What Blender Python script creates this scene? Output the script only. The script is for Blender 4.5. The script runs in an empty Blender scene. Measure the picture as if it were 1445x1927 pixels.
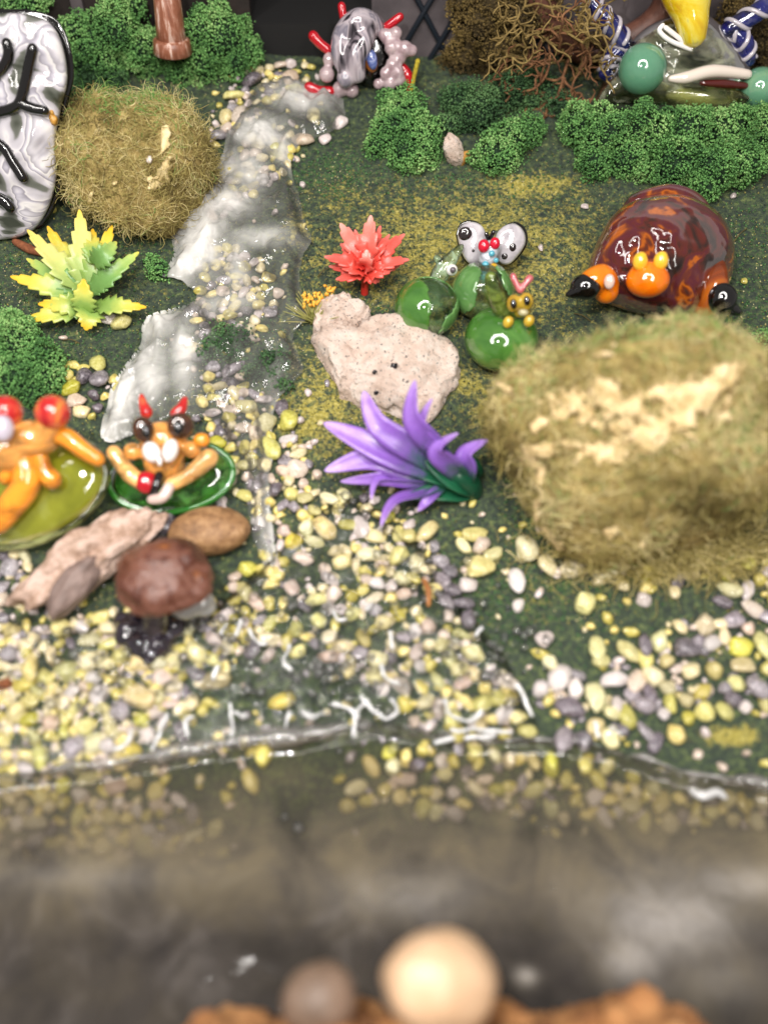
import bpy, bmesh, math, random
import numpy as np
from mathutils import Vector, Matrix, Euler, noise
sc = bpy.context.scene
col = sc.collection
sc.unit_settings.scale_length = 0.01          # one unit is one centimetre
# ------------------------------------------------------------------ camera
PITCH = math.radians(50); FPX = 1669.0; W0, H0 = 1445.0, 1927.0
D = Vector((0, math.cos(PITCH), -math.sin(PITCH)))
U = Vector((0, math.sin(PITCH), math.cos(PITCH)))
R_ = Vector((1, 0, 0))
CAM = D * -17.0
cd = bpy.data.cameras.new('camera'); cam = bpy.data.objects.new('camera', cd); col.objects.link(cam)
cam.location = CAM; cam.rotation_euler = (math.pi/2 - PITCH, 0, 0)
cd.sensor_fit = 'VERTICAL'; cd.sensor_height = 720.0; cd.sensor_width = 540.0
cd.lens = 720.0*FPX/H0
cd.clip_start = 0.1; cd.clip_end = 500
cd.dof.use_dof = True; cd.dof.focus_distance = 19.4
cd.dof.aperture_fstop = cd.lens*1e-3/(2*0.23)
sc.camera = cam
# ------------------------------------------------------------------ light
w = bpy.data.worlds.new('World'); sc.world = w; w.use_nodes = True
bg = w.node_tree.nodes['Background']; bg.inputs[0].default_value = (1.0, 0.94, 0.89, 1); bg.inputs[1].default_value = 0.25
sc.view_settings.view_transform = 'Standard'; sc.view_settings.look = 'None'
sc.view_settings.exposure = 0.18; sc.view_settings.gamma = 1.0
# a round lamp (most of a ring) above and behind the camera
LC = CAM - D*13.0 + U*5.0 - R_*3.0
aim = Vector((0, 1.5, 0.5))
LN = (aim - LC).normalized(); LX = R_.copy(); LX = (LX - LN*LX.dot(LN)).normalized(); LY = LX.cross(LN)*-1
if LY.dot(U) < 0: LY = -LY
RING_R, RING_W, NSEG = 12.5, 2.6, 18
A0, A1 = math.radians(-50), math.radians(195)
seg = (A1-A0)/NSEG
for i in range(NSEG):
    a = A0 + seg*(i+.5)
    rad = LX*math.cos(a) + LY*math.sin(a); tan = LY*math.cos(a) - LX*math.sin(a)
    ld = bpy.data.lights.new('ring_lamp', 'AREA'); ld.shape = 'RECTANGLE'
    ld.size = RING_R*seg*1.02; ld.size_y = RING_W
    ld.energy = 29.5*math.pi*ld.size*ld.size_y; ld.color = (1.0, 0.955, 0.91)
    lo = bpy.data.objects.new('ring_lamp', ld); col.objects.link(lo)
    z = -(aim - (LC + rad*RING_R)).normalized()
    x = (tan - z*tan.dot(z)).normalized(); y = z.cross(x)
    m = Matrix((x, y, z)).transposed().to_4x4(); m.translation = LC + rad*RING_R
    lo.matrix_world = m
# the small lamp of the telephone that took the picture
ld = bpy.data.lights.new('small_lamp', 'SPOT'); ld.energy = 9000; ld.shadow_soft_size = 0.35; ld.spot_size = 2.2; ld.spot_blend = .6
ld.color = (1, .97, .94)
lo = bpy.data.objects.new('small_lamp', ld); col.objects.link(lo); lo.location = CAM - R_*3.0 + U*5.0 - D*4
lo.rotation_euler = (aim - lo.location).to_track_quat('-Z', 'Y').to_euler()
cy = sc.cycles
cy.use_denoising = True; cy.max_bounces = 14; cy.transparent_max_bounces = 48; cy.transmission_bounces = 10
cy.diffuse_bounces = 3; cy.glossy_bounces = 4; cy.caustics_refractive = True; cy.caustics_reflective = False
cy.sample_clamp_indirect = 6.0; cy.blur_glossy = 0.5
# ------------------------------------------------------------------ helpers
SL = 0.268
def fbm(x, y, z=0., o=3): return noise.fractal(Vector((x, y, z)), 1.0, 2.0, o)
YW = -4.2                                       # where the pond meets the slope
def gh(x, y):
    z = SL*y + 0.13*fbm(x*.45, y*.45, 3.1) + 0.03*fbm(x*2.2, y*2.2, 7.7)
    if y < YW - .4: z -= 0.22*(YW - .4 - y)
    return z
def ray(px, py): return (D + R_*((px-W0/2)/FPX) + U*((H0/2-py)/FPX)).normalized()
def proj(p):
    v = Vector(p) - CAM; k = v.dot(D)
    return (W0/2 + FPX*v.x/k, H0/2 - FPX*v.dot(U)/k)
def depth(p): return (Vector(p)-CAM).dot(D)
def cpx(p): return depth(p)/FPX                  # centimetres per photograph pixel at p
def at(px, py, h=0.0):                           # point at height h over the ground, seen at the pixel
    d = ray(px, py); t = (SL*CAM.y - CAM.z + h)/(d.z - SL*d.y)
    for _ in range(6):
        p = CAM + d*t; t += (gh(p.x, p.y) + h - p.z)/(d.z - SL*d.y)
    return CAM + d*t
def PV(px, py, y):
    d = ray(px, py); return CAM + d*((y-CAM.y)/d.y)
def PD(px, py, dep):
    d = ray(px, py); return CAM + d*(dep/d.dot(D))
def facing(lean): return Vector((0, -math.cos(math.radians(lean)), math.sin(math.radians(lean))))
class Plane:                                     # upright plane through a base point, leaning back
    def __init__(s, base, lean=25): s.b = Vector(base); s.n = facing(lean)
    def __call__(s, px, py, off=0.):
        d = ray(px, py); q = s.b + s.n*off
        return CAM + d*((q-CAM).dot(s.n)/d.dot(s.n))
def S(r, g, b):
    f = lambda c: (c/255/12.92) if c <= 10 else ((c/255+.055)/1.055)**2.4
    return (f(r), f(g), f(b), 1)
def tag(o, label=None, cat=None, group=None, kind=None):
    if label: o['label'] = label
    if cat: o['category'] = cat
    if group: o['group'] = group
    if kind: o['kind'] = kind
    return o
def thing(name, label, cat, loc, group=None):
    o = bpy.data.objects.new(name, None); col.objects.link(o); o.location = loc; o.empty_display_size = .2
    return tag(o, label, cat, group)
def origin(o):
    v = Vector()
    while o is not None: v += o.location; o = o.parent
    return v
def link(name, me, mat=None, parent=None, loc=None):
    o = bpy.data.objects.new(name, me); col.objects.link(o)
    if mat is not None and not me.materials: me.materials.append(mat)
    if parent is not None: o.parent = parent
    return o
def mk(name, V, F, mat, parent=None, smooth=True, loc=None, attrs=None):
    """mesh object from world-space vertices"""
    V = np.asarray(V, dtype=np.float64).reshape(-1, 3)
    if parent is not None: org = origin(parent)
    elif loc is not None: org = Vector(loc)
    else:
        lo, hi = V.min(0), V.max(0); org = Vector(((lo[0]+hi[0])/2, (lo[1]+hi[1])/2, lo[2]))
    me = bpy.data.meshes.new(name)
    fast(me, V - np.array(org), F)
    if smooth: me.polygons.foreach_set('use_smooth', [True]*len(me.polygons))
    for k, a in (attrs or {}).items():
        at_ = me.attributes.new(k, 'FLOAT', 'POINT'); at_.data.foreach_set('value', np.asarray(a, dtype=np.float32))
    o = link(name, me, mat, parent)
    if parent is None: o.location = org
    return o
def fast(me, V, F):
    if isinstance(F, np.ndarray):
        n, k = F.shape
        me.vertices.add(len(V)); me.vertices.foreach_set('co', V.astype(np.float32).ravel())
        me.loops.add(n*k); me.loops.foreach_set('vertex_index', F.astype(np.int32).ravel())
        me.polygons.add(n); me.polygons.foreach_set('loop_start', np.arange(0, n*k, k, dtype=np.int32))
        me.update(calc_edges=True); me.validate()
    else:
        me.from_pydata([tuple(v) for v in V], [], F); me.update()
def ico(sub):
    bm = bmesh.new(); bmesh.ops.create_icosphere(bm, subdivisions=sub, radius=1)
    bm.verts.ensure_lookup_table()
    V = np.array([v.co[:] for v in bm.verts]); F = np.array([[v.index for v in f.verts] for f in bm.faces]); bm.free()
    return V, F
ICO = {k: ico(k) for k in (1, 2, 3, 4, 5)}
class MB:                                        # mesh collector
    def __init__(s): s.V = []; s.F = []; s.n = 0
    def add(s, V, F):
        V = np.asarray(V, float).reshape(-1, 3)
        s.V.append(V)
        for f in F: s.F.append([int(i)+s.n for i in f])
        s.n += len(V); return s
    def ball(s, c, r, sub=3, rot=None, amp=0., freq=1., seed=0.):
        V, F = ICO[sub]; r = np.array(r if hasattr(r, '__len__') else (r, r, r), float)
        P = V.copy()
        if amp:
            k = np.array([1 + amp*noise.fractal(Vector(v)*freq + Vector((seed, seed*1.7, 3.3)), 1., 2., 4) for v in V])
            P = P*k[:, None]
        P = P*r
        if rot is not None: P = P @ np.array(rot.to_matrix() if hasattr(rot, 'to_matrix') else rot).T
        return s.add(P + np.array(c), F)
    def tube(s, pts, rad, n=12, res=6, cap=True):
        pts = [Vector(p) for p in pts]; rad = list(rad) if hasattr(rad, '__len__') else [rad]*len(pts)
        if res > 1 and len(pts) > 2: pts, rad = catmull(pts, rad, res)
        if cap:                                  # round ends
            def end(p, q, r):
                d = (p-q).normalized(); return [(p + d*r*math.sin(a), r*math.cos(a)) for a in (math.radians(k) for k in (35, 62, 82))]
            e1 = end(pts[-1], pts[-2], rad[-1]); e0 = end(pts[0], pts[1], rad[0])
            pts = [p for p, _ in reversed(e0)] + pts + [p for p, _ in e1]
            rad = [r for _, r in reversed(e0)] + rad + [r for _, r in e1]
        V = []; up = None
        for i, p in enumerate(pts):
            t = (pts[min(i+1, len(pts)-1)] - pts[max(i-1, 0)])
            if t.length < 1e-9: t = Vector((0, 0, 1))
            t.normalize()
            if up is None: up = t.orthogonal()
            up = (up - t*up.dot(t)); up = up.normalized() if up.length > 1e-6 else t.orthogonal().normalized()
            b = t.cross(up)
            for k in range(n):
                a = 2*math.pi*k/n; V.append(p + (up*math.cos(a) + b*math.sin(a))*rad[i])
        F = []
        for i in range(len(pts)-1):
            for k in range(n): F.append([i*n+k, i*n+(k+1) % n, (i+1)*n+(k+1) % n, (i+1)*n+k])
        F.append(list(range(n))[::-1]); F.append([(len(pts)-1)*n+k for k in range(n)])
        return s.add([v[:] for v in V], F)
    def build(s, name, mat, parent=None, smooth=True, **k):
        return mk(name, np.concatenate(s.V), s.F, mat, parent, smooth, **k)
def catmull(P, Rr, res):
    out, ro = [], []
    n = len(P)
    for i in range(n-1):
        a, b, c, d = P[max(i-1, 0)], P[i], P[i+1], P[min(i+2, n-1)]
        for k in range(res):
            t = k/res
            out.append(.5*((2*b) + (c-a)*t + (2*a-5*b+4*c-d)*t*t + (3*b-a-3*c+d)*t**3)); ro.append(Rr[i]*(1-t)+Rr[i+1]*t)
    return out+[P[-1]], ro+[Rr[-1]]
def fuse(o, voxel=.03, it=6):
    m = o.modifiers.new('fuse', 'REMESH'); m.mode = 'VOXEL'; m.voxel_size = voxel; m.use_smooth_shade = True
    s = o.modifiers.new('melt', 'SMOOTH'); s.factor = .5; s.iterations = it
    return o
def inpoly(x, y, P):
    c = False; j = len(P)-1
    for i in range(len(P)):
        xi, yi = P[i]; xj, yj = P[j]
        if (yi > y) != (yj > y) and x < (xj-xi)*(y-yi)/(yj-yi)+xi: c = not c
        j = i
    return c
# ------------------------------------------------------------------ materials
def nt(name):
    m = bpy.data.materials.new(name); m.use_nodes = True
    t = m.node_tree; return m, t, t.nodes['Principled BSDF'], t.nodes['Material Output']
def ramp(t, stops, src):
    r = t.nodes.new('ShaderNodeValToRGB')
    while len(r.color_ramp.elements) > 1: r.color_ramp.elements.remove(r.color_ramp.elements[0])
    r.color_ramp.elements[0].position = stops[0][0]; r.color_ramp.elements[0].color = stops[0][1]
    for p, c in stops[1:]:
        e = r.color_ramp.elements.new(p); e.color = c
    t.links.new(src, r.inputs[0]); return r
def tex(t, kind='noise', scale=5., detail=4., rough=.6, dist=0., coord='Object', stretch=None):
    tc = t.nodes.new('ShaderNodeTexCoord'); src = tc.outputs[coord]
    if stretch:
        mp = t.nodes.new('ShaderNodeMapping'); mp.inputs['Scale'].default_value = stretch[:3]
        if len(stretch) > 3: mp.inputs['Rotation'].default_value = stretch[3:]
        t.links.new(src, mp.inputs[0]); src = mp.outputs[0]
    if kind == 'noise':
        n = t.nodes.new('ShaderNodeTexNoise'); n.inputs['Scale'].default_value = scale; n.inputs['Detail'].default_value = detail
        n.inputs['Roughness'].default_value = rough; n.inputs['Distortion'].default_value = dist; o = n.outputs['Fac']
    elif kind == 'wave':
        n = t.nodes.new('ShaderNodeTexWave'); n.inputs['Scale'].default_value = scale; n.inputs['Distortion'].default_value = dist
        n.inputs['Detail'].default_value = detail; n.inputs['Detail Scale'].default_value = 1.0; o = n.outputs['Fac']
    else:
        n = t.nodes.new('ShaderNodeTexVoronoi'); n.inputs['Scale'].default_value = scale; o = n.outputs['Distance']
    t.links.new(src, n.inputs['Vector']); return o
def attr(t, name):
    a = t.nodes.new('ShaderNodeAttribute'); a.attribute_name = name; return a.outputs['Fac']
def mth(t, op, a, b):
    n = t.nodes.new('ShaderNodeMath'); n.operation = op; n.use_clamp = False
    for i, v in enumerate((a, b)):
        if isinstance(v, (int, float)): n.inputs[i].default_value = v
        else: t.links.new(v, n.inputs[i])
    return n.outputs[0]
def mixc(t, f, a, b):
    n = t.nodes.new('ShaderNodeMix'); n.data_type = 'RGBA'
    for i, v in ((0, f), (6, a), (7, b)):
        if isinstance(v, (int, float)): n.inputs[i].default_value = v
        elif isinstance(v, tuple): n.inputs[i].default_value = v
        else: t.links.new(v, n.inputs[i])
    return n.outputs[2]
def bump(t, b, src, strength=.4, dist=.05):
    n = t.nodes.new('ShaderNodeBump'); n.inputs['Strength'].default_value = strength; n.inputs['Distance'].default_value = dist
    t.links.new(src, n.inputs['Height']); t.links.new(n.outputs[0], b.inputs['Normal']); return n
def M(name, stops, scale=4., detail=4., kind='noise', dist=0., rough=.5, trans=0., ior=1.5, bmp=0., bscale=20., bdist=.03,
      coat=0., sss=0., stretch=None, src=None, nrough=.6):
    """one procedural material; stops is one colour or a list of (position, colour)"""
    m, t, b, o = nt(name)
    if isinstance(stops, tuple): b.inputs['Base Color'].default_value = stops
    else:
        s = attr(t, src) if src else tex(t, kind, scale, detail, nrough, dist, stretch=stretch)
        if src:                                   # grain over the attribute
            s = mth(t, 'ADD', s, mth(t, 'MULTIPLY', mth(t, 'SUBTRACT', tex(t, 'noise', scale, detail), .5), .35))
        t.links.new(ramp(t, stops, s).outputs[0], b.inputs['Base Color'])
    b.inputs['Roughness'].default_value = rough; b.inputs['Transmission Weight'].default_value = trans; b.inputs['IOR'].default_value = ior
    b.inputs['Coat Weight'].default_value = coat; b.inputs['Coat Roughness'].default_value = .03
    if sss:
        b.inputs['Subsurface Weight'].default_value = sss; b.inputs['Subsurface Radius'].default_value = (.12, .1, .08); b.inputs['Subsurface Scale'].default_value = 1.
    if bmp: bump(t, b, tex(t, 'noise', bscale, 5., .65), bmp, bdist)
    return m
# ------------------------------------------------------------------ the ground
def blobfield(PX, PY, blobs):
    a = np.zeros_like(PX)
    for (x, y, rx, ry, s) in blobs:
        a = np.maximum(a, s*np.exp(-(((PX-x)/rx)**2 + ((PY-y)/ry)**2)))
    return a
def projn(V):
    v = V - np.array(CAM); k = v @ np.array(D)
    return W0/2 + FPX*v[:, 0]/k, H0/2 - FPX*(v @ np.array(U))/k
YEL = [(880, 480, 540, 250, .66), (700, 720, 330, 220, .62), (1030, 1090, 260, 160, .48), (150, 520, 260, 200, .50), (800, 420, 260, 110, .62), (640, 370, 130, 90, .55), (1000, 350, 170, 45, .72), (1050, 480, 130, 150, .5), (960, 780, 110, 120, .78),
       (600, 780, 120, 140, .72), (720, 860, 170, 110, .66), (560, 430, 70, 90, .6), (880, 720, 80, 60, .7), (1060, 620, 60, 60, .5), (150, 560, 140, 70, .42), (290, 540, 70, 60, .45),
       (1380, 1385, 90, 30, .85), (1320, 1220, 80, 40, .6), (1010, 1130, 80, 60, .5), (500, 1080, 60, 60, .5), (1100, 1150, 80, 40, .42), (80, 450, 80, 40, .4), (540, 600, 60, 50, .5)]
nx, ny = 380, 440
gx = np.linspace(-16, 16, nx); gy = np.linspace(-10.5, 16, ny)
XX, YY = np.meshgrid(gx, gy)
ZZ = np.array([[gh(x, y) for x in gx] for y in gy])
rng = np.random.default_rng(4)
ZZ = ZZ + np.array([[0.028*fbm(x*6, y*6, 1.2, 3) for x in gx] for y in gy])
V = np.stack([XX.ravel(), YY.ravel(), ZZ.ravel()], 1)
i = np.arange(nx*ny).reshape(ny, nx)
F = np.stack([i[:-1, :-1].ravel(), i[:-1, 1:].ravel(), i[1:, 1:].ravel(), i[1:, :-1].ravel()], 1)
PX, PY = projn(V)
yel = np.maximum(blobfield(PX, PY, YEL)*1.02, .27)
silt = np.clip((YW - 1.1 - V[:, 1])/1.2, 0, 1)
wet = np.clip((PY-840)/250, 0, 1)*.8
m, t, b, o = nt('painted_ground')
n1 = tex(t, 'noise', 6.0, 5., .72, .4); n2 = tex(t, 'noise', 2.2, 4., .6); n3 = tex(t, 'noise', 16, 3., .6)
dark = ramp(t, [(.3, S(30, 40, 36)), (.44, S(48, 60, 50)), (.54, S(64, 78, 54)), (.62, S(92, 106, 64)), (.72, S(128, 134, 82))], tex(t, 'noise', 9., 5., .7))
yl = ramp(t, [(.3, S(122, 114, 42)), (.5, S(164, 152, 70)), (.7, S(194, 182, 108))], n3)
val = mth(t, 'ADD', mth(t, 'ADD', mth(t, 'MULTIPLY', n1, .5), mth(t, 'MULTIPLY', tex(t, 'noise', 13., 4., .7), .36)), mth(t, 'MULTIPLY', n2, .14))
th = mth(t, 'SUBTRACT', val, mth(t, 'SUBTRACT', .735, mth(t, 'MULTIPLY', attr(t, 'yellow'), .46)))
mask = mth(t, 'MULTIPLY', th, 9.0); mask2 = t.nodes.new('ShaderNodeClamp'); t.links.new(mask, mask2.inputs[0])
c = mixc(t, mask2.outputs[0], dark.outputs[0], yl.outputs[0])
sl = ramp(t, [(.3, S(58, 52, 46)), (.5, S(100, 90, 74)), (.7, S(128, 112, 84))], tex(t, 'noise', .9, 5., .6))
c = mixc(t, attr(t, 'silt'), c, sl.outputs[0])
t.links.new(c, b.inputs['Base Color'])
rr = mth(t, 'SUBTRACT', .72, mth(t, 'MULTIPLY', attr(t, 'wet'), .45)); t.links.new(rr, b.inputs['Roughness'])
bump(t, b, mth(t, 'ADD', tex(t, 'noise', 22, 6., .75), mth(t, 'MULTIPLY', n1, .5)), .7, .06)
ground = mk('ground', V, F, m, None, True, loc=(0, 0, 0), attrs={'yellow': yel, 'silt': silt, 'wet': wet}); tag(ground, kind='structure')
CH0 = np.array([(1, 0, 0), (-.6, .8, 0), (-.6, -.7, .3), (.1, 0, .95)]); CF0 = np.array([(0, 1, 3), (1, 2, 3), (2, 0, 3), (0, 2, 1)])
g_ = np.random.default_rng(21); FV = []; TN = []
for _ in range(15000):
    px, py = g_.uniform(-20, 1465), g_.uniform(150, 1180)**1.0
    p = at(px, py, .02); s = g_.uniform(.012, .034)
    a = Euler((g_.random()*6, g_.random()*6, g_.random()*6)).to_matrix()
    FV.append((CH0*s) @ np.array(a).T + np.array(p)); TN += [np.clip(.50 + .8*noise.noise(p*.8) + g_.normal(0, .22), 0, 1)]*4
FV = np.concatenate(FV)
cr = mk('ground_crumbs', FV, (np.arange(len(FV)//4)[:, None, None]*4 + CF0[None]).reshape(-1, 3), M('flock_crumbs', [(.1, S(40, 54, 42)), (.4, S(70, 88, 54)), (.6, S(118, 118, 62)), (.8, S(172, 160, 84)), (.95, S(206, 196, 150))], 5, rough=.85, src='tone'), None, False, attrs={'tone': TN})
tag(cr, 'fine flock crumbs scattered over the painted slope', 'flock', None, 'stuff')
# ------------------------------------------------------------------ the back of the box
YB = 12.35
def boxV(x0, x1, y0, y1, z0, z1):
    V = [(x, y, z) for z in (z0, z1) for y in (y0, y1) for x in (x0, x1)]
    return V, [[0, 2, 3, 1], [4, 5, 7, 6], [0, 1, 5, 4], [1, 3, 7, 5], [3, 2, 6, 7], [2, 0, 4, 6]]
m_brown = M('dark_brown_board', [(.3, S(22, 17, 15)), (.7, S(44, 34, 30))], 1.5, 4, rough=.6, bmp=.3, bscale=6)
m_black = M('black_recess', S(10, 9, 9), rough=.8)
m_grey = M('grey_board', [(.3, S(66, 60, 62)), (.6, S(88, 80, 82)), (.8, S(104, 94, 92))], 1.2, 4, rough=.6)
wall = bpy.data.objects.new('back_wall', None); col.objects.link(wall); wall.location = (0, YB, 3.2); tag(wall, kind='structure')
xs = lambda px, py: PV(px, py, YB).x
a = MB().add(*boxV(-30, xs(475, 60), YB, YB+.3, 1.5, 12)); a.build('brown_board', m_brown, wall, False)
MB().add(*boxV(xs(475, 60), xs(700, 60), YB+1.7, YB+1.9, 1.5, 12)).build('cave_back', m_black, wall, False)
MB().add(*boxV(xs(475, 60)-.2, xs(475, 60), YB+.31, YB+1.7, 1.5, 12)).build('cave_side', m_black, wall, False)
MB().add(*boxV(xs(475, 60)-.2, xs(700, 60)+.2, YB+.31, YB+1.9, 12.01, 12.2)).build('cave_top', m_black, wall, False)
MB().add(*boxV(xs(700, 60), 30, YB, YB+.3, 1.5, 12)).build('grey_board', m_grey, wall, False)
MB().add(*boxV(xs(475, 60), xs(700, 60), YB-.12, YB+1.69, 2.0, 4.05)).build('cave_dark_plate', m_black, wall, False)  # black plate added over the lit floor so the cave reads dark
lat = MB()
for k in range(0, 4):
    p = PV(735 + k*62, 130, YB-.06); lat.tube([p, p + Vector((1.9, 0, 3.2))], .07, 8, 1); lat.tube([p + Vector((1.6, .02, 0)), p + Vector((-.3, .02, 3.2))], .07, 8, 1)
lat.build('lattice', M('dark_wire', S(26, 32, 40), rough=.4), wall); tag(wall.children[-1], kind='stuff')
p = PV(148, 22, YB-.12)
MB().add(*boxV(p.x-.14, p.x+.14, YB-.12, YB-.003, p.z-.6, p.z+1.)).build('grey_strip', m_grey, wall, False)
# ------------------------------------------------------------------ clear set resin that makes the water
def resin(name, milk0=0., milk_lin=1.0, rough=.04, bscale=3., bstr=.5, bd=.06, tint=(1, 1, 1, 1), milk_col=S(208, 205, 196), nsc=1.6, lo=.35, hi=.8, ior=1.5):
    m, t, b, o = nt(name)
    t.nodes.remove(b)
    tr = t.nodes.new('ShaderNodeBsdfTransparent'); tr.inputs[0].default_value = tint
    gl = t.nodes.new('ShaderNodeBsdfGlossy'); gl.inputs['Roughness'].default_value = rough
    df = t.nodes.new('ShaderNodeBsdfDiffuse'); df.inputs[0].default_value = milk_col
    tl = t.nodes.new('ShaderNodeBsdfTranslucent'); tl.inputs[0].default_value = milk_col
    ms = t.nodes.new('ShaderNodeMixShader'); ms.inputs[0].default_value = .06; t.links.new(df.outputs[0], ms.inputs[1]); t.links.new(tl.outputs[0], ms.inputs[2])
    n = tex(t, 'noise', nsc, 5., .62, 1.2)
    mr = t.nodes.new('ShaderNodeMapRange'); mr.inputs[1].default_value = lo; mr.inputs[2].default_value = hi; t.links.new(n, mr.inputs[0])
    f = mth(t, 'ADD', milk0, mth(t, 'MULTIPLY', mth(t, 'MULTIPLY', attr(t, 'milk'), milk_lin), mth(t, 'ADD', .35, mr.outputs[0])))
    cl = t.nodes.new('ShaderNodeClamp'); cl.inputs['Max'].default_value = .93; t.links.new(f, cl.inputs[0])
    s1 = t.nodes.new('ShaderNodeMixShader'); t.links.new(cl.outputs[0], s1.inputs[0]); t.links.new(tr.outputs[0], s1.inputs[1]); t.links.new(ms.outputs[0], s1.inputs[2])
    fr = t.nodes.new('ShaderNodeFresnel'); fr.inputs[0].default_value = ior
    bp = t.nodes.new('ShaderNodeBump'); bp.inputs['Strength'].default_value = bstr; bp.inputs['Distance'].default_value = bd
    t.links.new(tex(t, 'noise', bscale, 3., .5, .6), bp.inputs['Height'])
    t.links.new(bp.outputs[0], gl.inputs['Normal']); t.links.new(bp.outputs[0], fr.inputs['Normal'])
    s2 = t.nodes.new('ShaderNodeMixShader'); t.links.new(fr.outputs[0], s2.inputs[0]); t.links.new(s1.outputs[0], s2.inputs[1]); t.links.new(gl.outputs[0], s2.inputs[2])
    t.links.new(s2.outputs[0], o.inputs[0]); return m
def sheet(name, poly, step, zf, milk, mat):
    """a grid sheet over the ground inside a pixel outline; zf(x,y,px,py)->height over the ground"""
    pts = [at(*p) for p in poly]
    x0, x1 = min(p.x for p in pts), max(p.x for p in pts); y0, y1 = min(p.y for p in pts), max(p.y for p in pts)
    xs_ = np.arange(x0, x1+step, step); ys_ = np.arange(y0, y1+step, step)
    P2 = [(p.x, p.y) for p in pts]
    idx = {}; V = []; F = []; hh = []
    for j, y in enumerate(ys_):
        for i_, x in enumerate(xs_):
            wob = .09*fbm(x*2.4, y*2.4, 5.); wob2 = .09*fbm(x*2.4, y*2.4, 15.)
            if inpoly(x+wob, y+wob2, P2): idx[i_, j] = len(V); V.append([x, y, gh(x, y)])
    V = np.array(V); PX, PY = projn(V)
    inside = set(idx)
    # distance to the outline in cells, for the thickness to run out at the edge
    dist = {k: 0 if any((k[0]+dx, k[1]+dy) not in inside for dx, dy in ((1, 0), (-1, 0), (0, 1), (0, -1))) else 99 for k in inside}
    for lvl in range(1, 12):
        for k in inside:
            if dist[k] == 99 and any(dist[k[0]+dx, k[1]+dy] == lvl-1 for dx, dy in ((1, 0), (-1, 0), (0, 1), (0, -1))): dist[k] = lvl
    B_ = [k for k in idx if dist[k] == 0]; bs = set(B_)
    nb = {k: [idx[k[0]+a, k[1]+b] for a in (-1, 0, 1) for b in (-1, 0, 1) if (a or b) and (k[0]+a, k[1]+b) in bs] for k in B_}
    for _ in range(7):
        W = {k: V[nb[k]].mean(0) for k in B_ if len(nb[k]) > 1}
        for k, v in W.items(): V[idx[k], :2] = .5*V[idx[k], :2] + .5*v[:2]
    for k, n in idx.items(): hh.append(min(dist[k], 12)*step)
    for k, n in idx.items(): V[n, 2] += zf(V[n, 0], V[n, 1], PX[n], PY[n], hh[n])
    for (i_, j), n in idx.items():
        q = [(i_, j), (i_+1, j), (i_+1, j+1), (i_, j+1)]
        if all(a in idx for a in q): F.append([idx[a] for a in q])
    return tag(mk(name, V, F, mat, None, True, loc=(0, 0, 0), attrs={'milk': blobfield(PX, PY, milk)}), kind='structure')
STREAM = [(470, 178), (540, 150), (600, 165), (650, 195), (655, 235), (620, 262), (560, 285), (548, 320), (572, 400), (592, 470), (566, 505), (572, 560), (592, 600), (548, 640), (578, 705), (540, 740), (515, 800), (512, 960), (530, 1070), (500, 1090), (470, 1000), (455, 900), (400, 800), (330, 790),
          (215, 850), (186, 835), (212, 730), (262, 665), (272, 605), (350, 585), (372, 570), (350, 538), (300, 537), (330, 490), (322, 445), (345, 392), (398, 340), (418, 300), (425, 255)]
MILK = [(385, 460, 42, 70, .95), (358, 515, 40, 24, .95), (425, 405, 50, 34, .75), (490, 272, 46, 26, .95), (420, 335, 46, 44, .6), (570, 205, 60, 26, .6), (300, 620, 34, 34, .9), (232, 740, 34, 85, .95), (285, 715, 34, 55, .75), (350, 690, 24, 60, .7), (606, 612, 28, 18, .8),
        (200, 830, 30, 40, .9), (520, 850, 14, 110, .5), (515, 1010, 18, 80, .75), (490, 470, 60, 16, .6), (430, 590, 60, 20, .4), (470, 350, 30, 40, .5), (540, 300, 20, 30, .5), (450, 520, 20, 60, .4)]
def zs(x, y, px, py, e):
    r = abs(fbm(x*1.3+4, y*.8, 2.)); q = abs(fbm(x*2.6, y*1.5+3, 8.))
    edge = min(1., e/.28)
    return .05 + edge*(.20 + .22*(0.5-r) + .07*(.4-q)) + (.10*(1-edge) if e < .05 else 0)
stream = sheet('stream_water', STREAM, .05, zs, MILK, resin('milky_resin', .06, .98, bscale=1.7, bstr=.75, bd=.18, nsc=.9, milk_col=S(240, 238, 233), lo=.30, hi=.70, ior=1.6))
SHALLOW = [(0-60, 1165), (60, 1160), (200, 1180), (300, 1150), (420, 1130), (470, 1080), (560, 990), (650, 930), (720, 960), (800, 1030), (850, 1130), (900, 1160), (985, 1290), (1030, 1395), (900, 1410), (700, 1390), (560, 1405), (400, 1440), (200, 1470), (-60, 1480)]
def zw(x, y, px, py, e):
    edge = min(1., e/.3)
    return .03 + edge*(.20 + .10*fbm(x*1.7, y*1.7, 4.) + .055*fbm(x*4.5, y*4.5, 9.))
shallow = sheet('shallow_water', SHALLOW, .07, zw, [(480, 1000, 60, 60, .3), (560, 1390, 300, 20, .35), (100, 1440, 300, 30, .3)],
                resin('clear_resin', .0, .5, bscale=6., bstr=.7, bd=.10, rough=.05, ior=1.45))
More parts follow.
